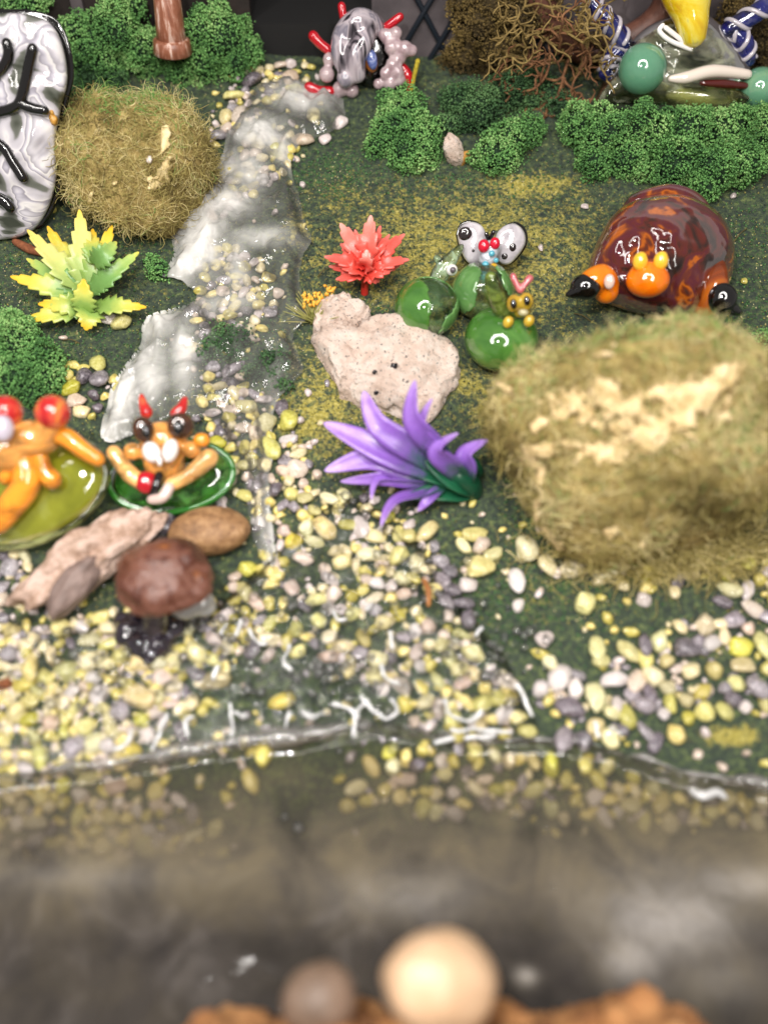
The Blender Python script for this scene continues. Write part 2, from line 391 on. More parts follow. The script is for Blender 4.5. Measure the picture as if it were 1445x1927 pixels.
# the pond: level, with a lip where it climbs the bank
EDGE = [(-500, 1500), (-200, 1480), (0, 1462), (200, 1440), (330, 1418), (450, 1399), (560, 1388), (640, 1374), (720, 1362), (800, 1376), (880, 1392), (960, 1394), (1060, 1396), (1150, 1412), (1230, 1438), (1310, 1462), (1380, 1468), (1445, 1482), (1700, 1490), (2000, 1500)]
ZP = at(700, 1400).z + .06
def onlevel(px, py):
    d = ray(px, py); return CAM + d*((ZP-CAM.z)/d.z)
E3 = [onlevel(*p) for p in EDGE]
ex = np.array([p.x for p in E3]); ey = np.array([p.y for p in E3])
gx2 = np.linspace(-9, 9, 240)
rows = np.concatenate([np.linspace(0, .5, 16), np.linspace(.58, 6.2, 80)])
V = []
for k, dd in enumerate(rows):
    for x in gx2:
        y = np.interp(x, ex, ey) + .03*fbm(x*3, 0, 1.) - dd
        lip = .20*math.exp(-((dd-.10)/.10)**2)*(0.6+.5*fbm(x*1.1, 2., 2.)) - (.12 if dd < .02 else 0)
        V.append((x, y, ZP + lip + .02*fbm(x*.8, y*.8, 6.)))
V = np.array(V); i = np.arange(len(V)).reshape(len(rows), len(gx2))
F = np.stack([i[:-1, :-1].ravel(), i[1:, :-1].ravel(), i[1:, 1:].ravel(), i[:-1, 1:].ravel()], 1)
PX, PY = projn(V)
glare = blobfield(PX, PY, [(1260, 1740, 150, 80, .6), (1190, 1800, 70, 60, .6), (1410, 1670, 110, 40, .4), (760, 1690, 130, 45, .32), (130, 1650, 220, 30, .14), (1350, 1840, 120, 60, .3), (990, 1838, 22, 18, .8)])  # soft whitish reflections on the pond, put into its colour
murk = np.clip((PY-1400)/250, 0, 1)**.9*.84 + .06
glare = np.clip(glare*1.05, 0, 1)
mw, t, b, o = nt('murky_resin'); t.nodes.remove(b)
tr = t.nodes.new('ShaderNodeBsdfTransparent'); tr.inputs[0].default_value = (.93, .9, .84, 1)
df = t.nodes.new('ShaderNodeBsdfDiffuse')
mc = ramp(t, [(.30, S(62, 58, 53)), (.48, S(94, 87, 75)), (.62, S(114, 104, 84)), (.75, S(122, 114, 98))], tex(t, 'noise', .8, 5., .6, .6))
mc2 = mixc(t, mth(t, 'MULTIPLY', attr(t, 'milk'), mth(t, 'MULTIPLY', tex(t, 'noise', 1.8, 4, .6, 1.5), 1.1)), mc.outputs[0], S(222, 216, 210))
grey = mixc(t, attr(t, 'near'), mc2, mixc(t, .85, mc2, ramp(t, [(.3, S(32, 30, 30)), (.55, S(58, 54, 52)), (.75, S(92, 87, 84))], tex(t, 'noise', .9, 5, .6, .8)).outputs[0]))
t.links.new(mixc(t, attr(t, 'milk'), grey, mc2), df.inputs[0])
s1 = t.nodes.new('ShaderNodeMixShader'); cl = t.nodes.new('ShaderNodeClamp'); cl.inputs['Max'].default_value = .96
t.links.new(mth(t, 'ADD', attr(t, 'murk'), mth(t, 'MULTIPLY', attr(t, 'milk'), .35)), cl.inputs[0])
t.links.new(cl.outputs[0], s1.inputs[0]); t.links.new(tr.outputs[0], s1.inputs[1]); t.links.new(df.outputs[0], s1.inputs[2])
gl = t.nodes.new('ShaderNodeBsdfGlossy'); gl.inputs['Roughness'].default_value = .06
fr = t.nodes.new('ShaderNodeFresnel'); fr.inputs[0].default_value = 1.45
bp = t.nodes.new('ShaderNodeBump'); bp.inputs['Strength'].default_value = .3; bp.inputs['Distance'].default_value = .05
t.links.new(tex(t, 'noise', 1.6, 3., .5), bp.inputs['Height']); t.links.new(bp.outputs[0], gl.inputs['Normal']); t.links.new(bp.outputs[0], fr.inputs['Normal'])
s2 = t.nodes.new('ShaderNodeMixShader'); t.links.new(fr.outputs[0], s2.inputs[0]); t.links.new(s1.outputs[0], s2.inputs[1]); t.links.new(gl.outputs[0], s2.inputs[2])
t.links.new(s2.outputs[0], o.inputs[0])
pond = mk('pond_water', V, F, mw, None, True, loc=(0, 0, 0), attrs={'milk': glare, 'murk': murk, 'near': np.clip((PY-1590)/180, 0, 1)}); tag(pond, kind='structure')
# ------------------------------------------------------------------ pebbles
rnd = random.Random(11)
def pebmesh(k):
    V, F = ICO[3]; s = rnd.random()*50
    fl = [(1.15, .85, .72), (1.35, .8, .7), (1., .95, .8), (1.25, .95, .62), (1.5, .75, .65), (1.1, .9, .9)][k % 6]
    P = np.array([np.array(v)*(1 + .24*noise.fractal(Vector(v)*.9+Vector((s, s, s)), 1, 2, 2) + .05*noise.noise(Vector(v)*4+Vector((s, 0, s)))) for v in V])
    g = np.random.default_rng(int(s*100))
    for _ in range(5):                                  # worn facets
        d = g.normal(size=3); d /= np.linalg.norm(d); h = P @ d; c = g.uniform(.62, .86)
        P = P - d[None]*np.where(h > c, (h-c)*.8, 0)[:, None]
    P = P*np.array(fl)
    P[:, 2] = np.where(P[:, 2] < -.35, -.35-(P[:, 2]+.35)*-.35, P[:, 2])
    return P*.5, F
PEB = [pebmesh(k) for k in range(18)]
def pm(name, stops, rough=.26, scale=7.):
    m = M(name, stops, scale, 5, rough=rough, bmp=.6, bscale=12, bdist=.03, nrough=.68, coat=.6)
    t = m.node_tree; b = t.nodes['Principled BSDF']; src = b.inputs['Base Color'].links[0].from_socket   # every stone a little different
    oi = t.nodes.new('ShaderNodeObjectInfo'); h = t.nodes.new('ShaderNodeHueSaturation'); t.links.new(src, h.inputs['Color'])
    t.links.new(mth(t, 'ADD', .485, mth(t, 'MULTIPLY', oi.outputs['Random'], .035)), h.inputs['Hue'])
    r2 = mth(t, 'FRACT', mth(t, 'MULTIPLY', oi.outputs['Random'], 17.3), 0.); r3 = mth(t, 'FRACT', mth(t, 'MULTIPLY', oi.outputs['Random'], 53.7), 0.)
    t.links.new(mth(t, 'ADD', .68, mth(t, 'MULTIPLY', r2, .5)), h.inputs['Saturation']); t.links.new(mth(t, 'ADD', .68, mth(t, 'MULTIPLY', r3, .34)), h.inputs['Value'])
    t.links.new(h.outputs[0], b.inputs['Base Color']); return m
PM = {'yellow': [pm('yellow_stone', [(.28, S(180, 166, 98)), (.5, S(224, 212, 140)), (.72, S(240, 231, 180))]),
                 pm('lemon_stone', [(.28, S(156, 146, 64)), (.5, S(212, 200, 104)), (.72, S(232, 221, 150))]),
                 pm('cream_stone', [(.28, S(188, 172, 112)), (.5, S(228, 212, 154)), (.72, S(240, 230, 196))])],
      'white': [pm('white_stone', [(.25, S(180, 168, 164)), (.5, S(222, 210, 206)), (.75, S(240, 232, 228))]),
                pm('pinkish_stone', [(.25, S(180, 156, 142)), (.5, S(222, 198, 180)), (.75, S(238, 222, 208))])],
      'grey': [pm('grey_stone', [(.30, S(72, 66, 72)), (.42, S(138, 130, 136)), (.6, S(178, 169, 175)), (.78, S(212, 205, 208))], scale=5.),
               pm('dark_stone', [(.30, S(56, 50, 58)), (.5, S(112, 103, 111)), (.72, S(172, 163, 170))], scale=6.)]}
PEBME = {}
for kind, ms in PM.items():
    for a, m_ in enumerate(ms):
        for k, (V, F) in enumerate(PEB):
            me = bpy.data.meshes.new(kind + '_pebble'); fast(me, V, F); me.polygons.foreach_set('use_smooth', [True]*len(F)); me.materials.append(m_)
            PEBME[kind, a, k] = me
REG = [  # name, outline, tries, sizes, share of yellow/white/grey, where it lies
    ('left', [(-40, 1190), (30, 1175), (120, 1172), (215, 1150), (420, 1150), (470, 1180), (425, 1260), (400, 1330), (330, 1400), (200, 1450), (-40, 1460)], 1230, (.20, .36), (.68, .24, .08), 'at the lower left'),
    ('mid', [(440, 1080), (560, 1010), (600, 930), (690, 930), (770, 985), (820, 1010), (815, 1080), (860, 1160), (960, 1290), (1000, 1385), (800, 1385), (700, 1290), (600, 1230), (480, 1240), (430, 1180)], 640, (.20, .34), (.68, .24, .08), 'in the middle of the bank'),
    ('stream', [(400, 690), (470, 740), (540, 770), (556, 830), (600, 900), (590, 990), (520, 1030), (470, 960), (430, 920), (400, 830), (370, 760)], 360, (.20, .34), (.54, .28, .2), 'in the stream bed'),
    ('upper', [(350, 620), (400, 470), (470, 470), (530, 560), (500, 630), (400, 680), (340, 690)], 150, (.20, .32), (.6, .3, .1), 'under the milky resin'),
    ('fall', [(400, 340), (440, 270), (560, 250), (560, 300), (500, 360), (380, 440)], 110, (.20, .32), (.55, .4, .05), 'under the milky resin'),
    ('right', [(1005, 1260), (1110, 1210), (1240, 1180), (1330, 1160), (1400, 1090), (1480, 1000), (1480, 1350), (1320, 1340), (1280, 1410), (1060, 1400), (1020, 1330)], 300, (.22, .4), (.52, .24, .26), 'at the lower right'),
    ('grass', [(955, 1010), (1030, 1020), (1100, 1050), (1260, 1060), (1400, 1010), (1420, 1060), (1280, 1130), (1190, 1140), (1090, 1090), (1010, 1085)], 40, (.20, .32), (.72, .2, .08), 'at the foot of the large moss mound'),
    ('sunk', [(-60, 1475), (220, 1460), (330, 1500), (430, 1560), (300, 1620), (-60, 1650)], 230, (.20, .34), (.75, .15, .1), 'under the pond water'),
    ('sunk2', [(720, 1410), (900, 1410), (1100, 1430), (1300, 1500), (1460, 1510), (1460, 1560), (900, 1540), (640, 1520)], 230, (.20, .32), (.7, .18, .12), 'under the pond water'),
    ('cave', [(410, 262), (440, 190), (470, 135), (540, 122), (590, 130), (580, 175), (500, 200), (440, 255)], 220, (.2, .42), (.5, .38, .12), 'by the cave mouth'),
    ('corner', [(-40, 1035), (40, 1045), (75, 1060), (50, 1110), (10, 1170), (-40, 1175)], 40, (.2, .36), (.4, .2, .4), 'at the lower left'),
    ('plant', [(130, 690), (215, 690), (240, 740), (170, 790), (120, 760)], 22, (.20, .34), (.45, .2, .35), 'below the yellow plant'),
]
plist = []   # px, py, size, kind, region, point, sunk
HAND = [(890, 1010, 44, 'yellow'), (870, 1030, 30, 'yellow'), (905, 1030, 40, 'white'), (925, 1048, 34, 'yellow'), (900, 1072, 52, 'yellow'), (880, 1105, 38, 'white'), (990, 1040, 52, 'yellow'), (1028, 1070, 44, 'yellow'), (970, 1098, 44, 'white'), (1045, 1082, 26, 'white'), (1076, 1076, 46, 'yellow'),
        (1140, 1080, 44, 'yellow'), (1214, 1080, 44, 'yellow'), (1097, 1142, 44, 'yellow'), (1141, 1166, 26, 'yellow'), (974, 1143, 26, 'white'), (1022, 1206, 34, 'white'), (1016, 1235, 28, 'yellow'), (1034, 1252, 32, 'yellow'), (1120, 1225, 44, 'yellow'), (1128, 1248, 34, 'yellow'), (1186, 1194, 28, 'yellow'), (1180, 1230, 42, 'yellow'), (1212, 1215, 36, 'grey'), (1052, 1280, 56, 'white'),
        (1250, 1248, 32, 'yellow'), (1296, 1266, 36, 'yellow'), (1254, 1298, 36, 'yellow'), (1118, 1318, 50, 'yellow'), (1072, 1336, 48, 'grey'), (1190, 1312, 36, 'grey'), (1208, 1332, 38, 'grey'), (1222, 1310, 34, 'grey'), (1322, 1342, 42, 'yellow'), (1360, 1342, 38, 'yellow'), (1270, 1384, 40, 'yellow'), (1145, 1390, 40, 'yellow'), (1420, 1300, 48, 'grey'), (1390, 1220, 46, 'yellow'), (1340, 1212, 36, 'white'), (1412, 1152, 40, 'white'), (1370, 1114, 40, 'yellow'), (1412, 960, 46, 'yellow'), (1425, 985, 34, 'yellow'), (1428, 922, 44, 'grey'), (1430, 770, 44, 'white'), (1016, 468, 15, 'white'), (1398, 532, 15, 'yellow'), (1100, 392, 14, 'white'), (1378, 372, 14, 'white'), (1012, 1000, 16, 'white'), (945, 1000, 14, 'yellow'), (120, 640, 12, 'white'), (760, 700, 0, 'white'),
        (230, 612, 40, 'yellow'), (205, 605, 32, 'white'), (98, 398, 20, 'yellow'), (187, 692, 40, 'yellow'), (190, 720, 44, 'grey'), (138, 735, 38, 'yellow'), (370, 1232, 42, 'yellow'), (410, 1286, 48, 'yellow'), (268, 1318, 60, 'yellow'), (530, 1327, 40, 'yellow'), (60, 1260, 46, 'yellow'), (130, 1270, 50, 'yellow'), (268, 1250, 44, 'yellow'), (190, 1310, 44, 'white'),
        (498, 1418, 44, 'yellow'), (472, 1472, 40, 'yellow'), (427, 1502, 28, 'yellow'), (576, 1000, 34, 'yellow'), (612, 1000, 50, 'yellow'), (575, 942, 34, 'yellow'), (680, 1000, 40, 'white'), (752, 1010, 34, 'yellow'), (800, 1007, 40, 'yellow'), (770, 1014, 34, 'yellow'), (828, 1062, 34, 'grey'), (846, 1080, 36, 'grey'), (832, 1098, 38, 'grey'), (852, 1116, 36, 'grey'), (838, 1136, 36, 'grey'), (870, 1140, 32, 'grey'), (880, 1170, 36, 'grey'), (750, 1050, 40, 'yellow'), (785, 1060, 40, 'yellow'),
        (440, 700, 40, 'grey'), (545, 800, 44, 'yellow'), (500, 800, 44, 'yellow'), (465, 770, 40, 'yellow'), (510, 850, 50, 'yellow'), (560, 890, 40, 'white'), (570, 270, 34, 'white'), (612, 268, 26, 'white'), (520, 290, 40, 'yellow'), (590, 225, 36, 'yellow'), (640, 235, 30, 'white'), (610, 160, 0, 'white')]
cells = []
HOLES = [(320, 1385, 70, 40, .8), (90, 1405, 80, 30, .6), (140, 1225, 45, 26, .7), (230, 1275, 40, 26, .6), (380, 1320, 50, 40, .7), (40, 1330, 50, 30, .6), (560, 1130, 50, 30, .6), (640, 1010, 40, 30, .5), (780, 1180, 40, 30, .6), (1150, 1270, 40, 30, .5), (1400, 1190, 40, 30, .5), (520, 920, 26, 40, .5), (540, 1320, 110, 55, .9), (600, 1075, 80, 60, .75), (440, 1290, 60, 50, .8), (680, 1190, 60, 40, .7), (900, 1110, 50, 50, .9), (700, 1330, 60, 40, .75), (1050, 1230, 60, 50, .8), (1180, 1150, 80, 30, .7), (1330, 1100, 60, 30, .6), (360, 1180, 50, 40, .5), (1010, 1360, 40, 60, .5), (960, 1240, 30, 60, .5), (490, 1080, 30, 60, .6)]
def hole(px, py): return any(rnd.random() < s*math.exp(-(((px-x)/rx)**2+((py-y)/ry)**2)**2) for x, y, rx, ry, s in HOLES)
for (px, py, s, kind) in HAND:
    if s < 5: continue
    p = at(px, py); plist.append((p, s*cpx(p), kind, None)); cells.append((p.x, p.y, s*cpx(p)))
for (nm, poly, tries, (s0, s1), sh, where) in REG:
    bx = [q[0] for q in poly]; by = [q[1] for q in poly]; pl = []
    for _ in range(tries*3):
        if len(pl) >= tries: break
        px, py = rnd.uniform(min(bx), max(bx)), rnd.uniform(min(by), max(by))
        if not inpoly(px, py, poly) or hole(px, py): continue
        p = at(px, py); s = 1.12*(s0 + (s1-s0)*rnd.random()**1.4)
        if any((p.x-a)**2 + (p.y-b)**2 < (.36*(s+c))**2 for a, b, c in cells): continue
        cells.append((p.x, p.y, s)); u = rnd.random()
        pl.append(1); plist.append((p, s, 'yellow' if u < sh[0] else 'white' if u < sh[0]+sh[1] else 'grey', where))
def where_of(p):
    x, y = proj(p)
    for (nm, poly, tr_, ss, sh, where) in REG:
        if inpoly(x, y, poly): return where
    if y < 300: return 'by the cave mouth'
    if x < 300 and y < 800: return 'below the yellow plant'
    if y > 1400: return 'under the pond water'
    if x > 900 and y < 1180: return 'at the foot of the large moss mound'
    return 'at the lower right' if x > 900 else 'in the middle of the bank'
plist.sort(key=lambda q: -q[1]/depth(q[0]))
grav = {(k, a): MB() for k in PM for a in range(len(PM[k]))}
cnt = {'yellow': 0, 'white': 0, 'grey': 0}; LIM = {'yellow': 250, 'white': 110, 'grey': 90}
COLW = {'yellow': ['pale yellow', 'lemon yellow', 'cream yellow'], 'white': ['whitish', 'pinkish white'], 'grey': ['speckled grey', 'dark grey']}
SHAPEW = ['oval', 'long', 'round', 'oval', 'slender', 'oval']
LAND = [('the brown mushroom', 308, 1110), ('the rough pinkish stone', 150, 1070), ('the purple plant', 770, 930), ('the large moss boulder', 1180, 1080), ('the brown oval stone', 395, 1000), ('the small lily pad', 340, 890), ('the left foam bush', 70, 690), ('the yellow plant', 165, 600), ('the pink grey glass creature', 690, 150), ('the round moss boulder', 300, 300), ('the granite rock', 640, 700), ('the cream egg pebble', 828, 1840), ('the resin blob', 1330, 1495), ('the curled brown root', 803, 1115), ('the red plant', 690, 540), ('the right picture edge', 1445, 1250), ('the left picture edge', 0, 1300)]
def near(px, py):
    q = min(LAND, key=lambda l: math.hypot(l[1]-px, (l[2]-py))); dx, dy = px-q[1], py-q[2]
    if 'edge' in q[0]: return 'near ' + q[0]
    return ('right of ' if dx > 0 else 'left of ') + q[0] if abs(dx) > abs(dy) else ('in front of ' if dy > 0 else 'behind ') + q[0]
bylab = {}
for (p, s, kind, where) in plist:
    px, py = proj(p)
    vis = -10 < px < W0+10 and -10 < py < H0+10
    rot = Euler((rnd.uniform(-.35, .35)+.26, rnd.uniform(-.3, .3), rnd.random()*6.3))
    a = rnd.randrange(len(PM[kind])); k = rnd.randrange(len(PEB))
    zoff = s*.16 + rnd.random()*.05
    wh = where or where_of(p)
    if vis and cnt[kind] < LIM[kind]:
        cnt[kind] += 1
        o = bpy.data.objects.new(kind + '_pebble', PEBME[kind, a, k]); col.objects.link(o)
        o.location = p + Vector((0, 0, zoff)); o.rotation_euler = rot; o.scale = (s, s, s*rnd.uniform(.8, 1.1))
        o['category'] = 'pebble'; o['group'] = kind + ' pebbles ' + wh
        sz = 'small ' if s < .30 else 'large ' if s > .42 else ''
        bylab.setdefault(sz + SHAPEW[k % 6] + ' ' + COLW[kind][a] + ' pebble ' + near(px, py), []).append((px, o))
    else:
        V, F = PEB[k]; grav[kind, a].add((V*s) @ np.array(rot.to_matrix()).T + np.array(p) + np.array((0, 0, zoff)), F)
NTH = ['first', 'second', 'third', 'fourth', 'fifth', 'sixth']
for lab, v in bylab.items():
    v.sort(key=lambda q: q[0])
    for n_, (x_, o) in enumerate(v):
        o['label'] = lab + ('' if len(v) == 1 or len(v) > 6 else ', ' + NTH[n_] + ' from left')
    if len(v) > 1:
        for x_, o in v: o['group'] = v[0][1]['group']
# fine gravel between the pebbles, too small to count
V1, F1 = ICO[2]
PEB2 = [np.array([np.array(v)*(1 + .4*noise.noise(Vector(v)*1.2 + Vector((k*7., 1, 2)))) for v in V1])*np.array((1.25, .9, .75))*.5 for k in range(6)]
for (nm, poly, tries, ss, sh, where) in REG:
    bx = [q[0] for q in poly]; by = [q[1] for q in poly]
    for _ in range(int(tries*.8)):
        px, py = rnd.uniform(min(bx)-20, max(bx)+20), rnd.uniform(min(by)-15, max(by)+15)
        if (not inpoly(px, py, poly) and rnd.random() < .72) or hole(px, py): continue
        p = at(px, py); s = rnd.uniform(.09, .2); u = rnd.random()
        kind = 'yellow' if u < sh[0]*.9 else 'white' if u < sh[0]+sh[1] else 'grey'
        V, F = PEB2[rnd.randrange(6)], F1
        rot = Euler((rnd.random(), rnd.random(), rnd.random()*6))
        grav[kind, rnd.randrange(len(PM[kind])) if kind != 'grey' else 0].add((V*s) @ np.array(rot.to_matrix()).T + np.array(p) + np.array((0, 0, .03)), F)
for (kind, a), g in grav.items():
    if g.n: tag(g.build('gravel', PM[kind][a]), 'fine ' + COLW[kind][a] + ' gravel strewn between the pebbles', 'gravel', None, 'stuff')
# bubbles caught in the clear resin, and ropy white ridges standing in for lamp glints on ripples
m_bub = resin('bubble_skin', .06, 0., rough=.06, bstr=0., ior=1.45, milk_col=S(236, 236, 234))
m_glint, t, b, o = nt('glint_white_resin'); b.inputs['Base Color'].default_value = (.93, .93, .93, 1); b.inputs['Roughness'].default_value = .12; b.inputs['Transmission Weight'].default_value = .45; b.inputs['IOR'].default_value = 1.75; b.inputs['Coat Weight'].default_value = 1.
bub = MB(); V2, F2 = ICO[2]
BUBR = [((420, 1200), (90, 70), 150), ((560, 1290), (110, 60), 150), ((640, 1270), (70, 40), 90), ((800, 1210), (140, 90), 110), ((930, 1230), (90, 80), 70), ((250, 1290), (190, 90), 130), ((90, 1250), (110, 80), 60), ((760, 1080), (120, 70), 70), ((660, 960), (70, 40), 40), ((620, 1160), (120, 60), 60), ((480, 1400), (300, 40), 30), ((800, 1590), (300, 70), 14), ((860, 1320), (110, 50), 60)]
for ((cx, cy_), (rx, ry), n) in BUBR:
    for _ in range(int(n*.6)):
        px, py = rnd.gauss(cx, rx*.6), rnd.gauss(cy_, ry*.6)
        p = at(px, py); r = rnd.uniform(.018, .05) if rnd.random() < .8 else rnd.uniform(.06, .10)
        bub.add(V2*r + np.array(p) + np.array((0, 0, .20 if py < 1440 else max(0., ZP-p.z+.01))), F2)
lp = MB(); pts = []
for k in range(0, 141):
    px = -80 + k*11.5; q = onlevel(px, np.interp(px, [e[0] for e in EDGE], [e[1] for e in EDGE]) - 3)
    pts.append(q + Vector((0, .02*fbm(q.x*3, 1., 4.), .05 + .05*fbm(q.x*1.4, 5., 1.))))
pts = [q + Vector((0, .05*fbm(q.x*2.2, 3., 3.), -.05 + .05*fbm(q.x*1.9, 7., 3.))) for q in pts]
lp.tube(pts, [max(.012, .05 + .10*fbm(q.x*.9, 8., 2.) + .04*fbm(q.x*4, 8., 2.) + (.09 if -3.9 < q.x < -.2 else 0)) for q in pts], 10, 1)
tag(lp.build('pond_edge', resin('milky_lip', .38, 0., rough=.09, bscale=2., bstr=.3, milk_col=S(176, 172, 168), ior=1.7)), kind='structure')
tag(bub.build('air_bubbles', m_bub), 'tiny air bubbles caught in the clear resin over the gravel', 'bubbles', None, 'stuff')
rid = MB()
GLINTS = [[(630, 1325), (655, 1335), (672, 1350)], [(690, 1318), (668, 1345), (665, 1380)], [(680, 1312), (700, 1335), (725, 1352), (745, 1340), (738, 1318)], [(838, 1318), (850, 1345), (880, 1355), (905, 1340)], [(568, 1338), (590, 1350), (610, 1338)], [(545, 1345), (538, 1368)], [(432, 1325), (436, 1355), (438, 1380)], [(440, 1340), (462, 1348)], [(362, 1348), (352, 1362), (356, 1384)], [(312, 1345), (300, 1380), (288, 1412)],
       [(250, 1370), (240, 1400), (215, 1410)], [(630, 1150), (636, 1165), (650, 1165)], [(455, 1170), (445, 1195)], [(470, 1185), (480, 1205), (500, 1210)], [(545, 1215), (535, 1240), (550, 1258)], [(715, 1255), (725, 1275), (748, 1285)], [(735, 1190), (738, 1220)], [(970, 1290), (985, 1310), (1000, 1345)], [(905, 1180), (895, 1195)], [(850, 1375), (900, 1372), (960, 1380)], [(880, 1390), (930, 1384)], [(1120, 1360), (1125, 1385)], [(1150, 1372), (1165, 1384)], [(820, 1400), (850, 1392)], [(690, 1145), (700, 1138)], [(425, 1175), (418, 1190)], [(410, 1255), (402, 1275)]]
for q in GLINTS:
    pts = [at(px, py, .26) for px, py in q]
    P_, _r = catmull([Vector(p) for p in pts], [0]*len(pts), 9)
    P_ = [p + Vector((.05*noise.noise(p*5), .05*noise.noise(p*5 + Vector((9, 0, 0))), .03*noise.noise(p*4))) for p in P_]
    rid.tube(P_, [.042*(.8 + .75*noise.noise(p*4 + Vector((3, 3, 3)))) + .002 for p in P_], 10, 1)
tag(rid.build('glint_ridges', m_glint), 'ropy white ridges standing in for lamp glints along the water line', 'resin ridges', None, 'stuff')
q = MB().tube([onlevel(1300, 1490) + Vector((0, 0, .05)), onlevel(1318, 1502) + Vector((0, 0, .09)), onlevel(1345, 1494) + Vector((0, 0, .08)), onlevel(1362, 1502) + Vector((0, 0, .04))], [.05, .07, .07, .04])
tag(q.build('resin_blob', m_glint), 'shiny clear blob of resin on the pond edge at the right', 'resin blob')
# ------------------------------------------------------------------ moss, foam bushes, stones
def unit(a): return a/np.maximum(np.linalg.norm(a, axis=-1, keepdims=True), 1e-9)
def strands(name, P, N, mat, parent, length=(.3, .6), rad=.008, curl=1.2, lift=.35, nseg=6, seed=1, val=None, comb=None, gravity=0.):
    """many thin curled fibres, joined into one mesh; P, N are roots and surface normals"""
    g = np.random.default_rng(seed); n = len(P)
    t = unit(np.cross(N, g.normal(size=(n, 3))))
    if comb is not None: t = unit(t + np.array(comb))
    d = unit(t + N*g.uniform(0, lift*2, (n, 1)))
    L = g.uniform(length[0], length[1], (n, 1))/nseg
    axis = unit(g.normal(size=(n, 3)) + N*.8); pts = [P.copy()]
    k = g.normal(0, curl, (n, 1))/nseg
    for s in range(nseg):
        d = unit(d + np.cross(axis, d)*k + g.normal(0, .12, (n, 3)) - N*(.22*curl/nseg) - np.array((0, 0, gravity))/nseg)
        pts.append(pts[-1] + d*L)
    pts = np.stack(pts, 1)                                   # n, nseg+1, 3
    tg = unit(np.gradient(pts, axis=1)); up = unit(np.cross(tg, np.broadcast_to(axis[:, None, :], tg.shape))); bi = np.cross(tg, up)
    R = rad*g.uniform(.6, 1.3, (n, 1, 1))*np.linspace(1.1, .45, nseg+1)[None, :, None]
    ring = np.stack([pts + R*(up*math.cos(a) + bi*math.sin(a)) for a in (0, 2.094, 4.189)], 2)   # n, s, 3, 3
    V = ring.reshape(-1, 3); m = nseg+1
    base = (np.arange(n)*m*3)[:, None, None]
    s_ = (np.arange(nseg)*3)[None, :, None]; k_ = np.arange(3)[None, None, :]; k2 = (k_+1) % 3
    F = np.stack([base+s_+k_, base+s_+k2, base+s_+3+k2, base+s_+3+k_], -1).reshape(-1, 4)
    v = np.repeat(g.random(n) if val is None else np.clip(val + g.normal(0, .13, n), 0, 1), m*3)
    o = mk(name, V, F, mat, parent, True, attrs={'tone': v}); return tag(o, kind='stuff')
CH = np.array([(1, 0, 0), (-.6, .8, 0), (-.6, -.7, .3), (.1, 0, .95), (0.2, .1, -.8)])*1.0
CF = np.array([(0, 1, 3), (1, 2, 3), (2, 0, 3), (1, 0, 4), (2, 1, 4), (0, 2, 4)])
def chips(name, P, N, mat, parent, size=(.03, .06), seed=1, val=None, attrs2=None):
    g = np.random.default_rng(seed); n = len(P)
    Q = unit(g.normal(size=(n, 4))); w_, x, y, z = Q.T
    Rm = np.stack([1-2*(y*y+z*z), 2*(x*y-z*w_), 2*(x*z+y*w_), 2*(x*y+z*w_), 1-2*(x*x+z*z), 2*(y*z-x*w_), 2*(x*z-y*w_), 2*(y*z+x*w_), 1-2*(x*x+y*y)], -1).reshape(n, 3, 3)
    s = g.uniform(size[0], size[1], (n, 1, 1)); jit = g.uniform(.6, 1.4, (n, 5, 1))
    V = (np.einsum('nij,kj->nki', Rm, CH)*jit*s + P[:, None, :]).reshape(-1, 3)
    F = (np.arange(n)[:, None, None]*5 + CF[None]).reshape(-1, 3)
    v = np.repeat(g.random(n)*.5 + (.25 if val is None else val*.5), 5)
    return tag(mk(name, V, F, mat, parent, False, attrs={'tone': v}), kind='stuff')
def on_lumps(lumps, n, seed, shell=.0, up=None):
    """points spread over the outside of a set of balls [(centre, radius)]"""
    g = np.random.default_rng(seed); C = np.array([l[0] for l in lumps]); Rr = np.array([l[1] for l in lumps], float)
    if Rr.ndim == 1: Rr = np.repeat(Rr[:, None], 3, 1)
    a = Rr.mean(1)**2; k = g.choice(len(C), n*2, p=a/a.sum())
    d = unit(g.normal(size=(n*2, 3))); P = C[k] + d*Rr[k]*(1 + g.uniform(-shell, shell*.4, (n*2, 1)))
    N = unit(d/Rr[k])
    ok = np.ones(n*2, bool)
    for c, r in zip(C, Rr): ok &= (np.sum(((P-c)/r)**2, 1) > .86)
    P, N = P[ok][:n], N[ok][:n]
    return P, N
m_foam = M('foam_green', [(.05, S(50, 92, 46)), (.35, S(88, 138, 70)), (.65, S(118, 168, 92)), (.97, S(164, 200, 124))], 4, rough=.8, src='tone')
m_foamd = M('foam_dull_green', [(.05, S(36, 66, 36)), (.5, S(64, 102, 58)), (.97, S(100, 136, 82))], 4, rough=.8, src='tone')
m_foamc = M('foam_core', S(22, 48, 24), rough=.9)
m_foamb = M('foam_brown', [(.05, S(52, 40, 18)), (.5, S(98, 80, 38)), (.97, S(140, 118, 64))], 4, rough=.85, src='tone')
m_coreb = M('brown_core', S(62, 50, 24), rough=.9)
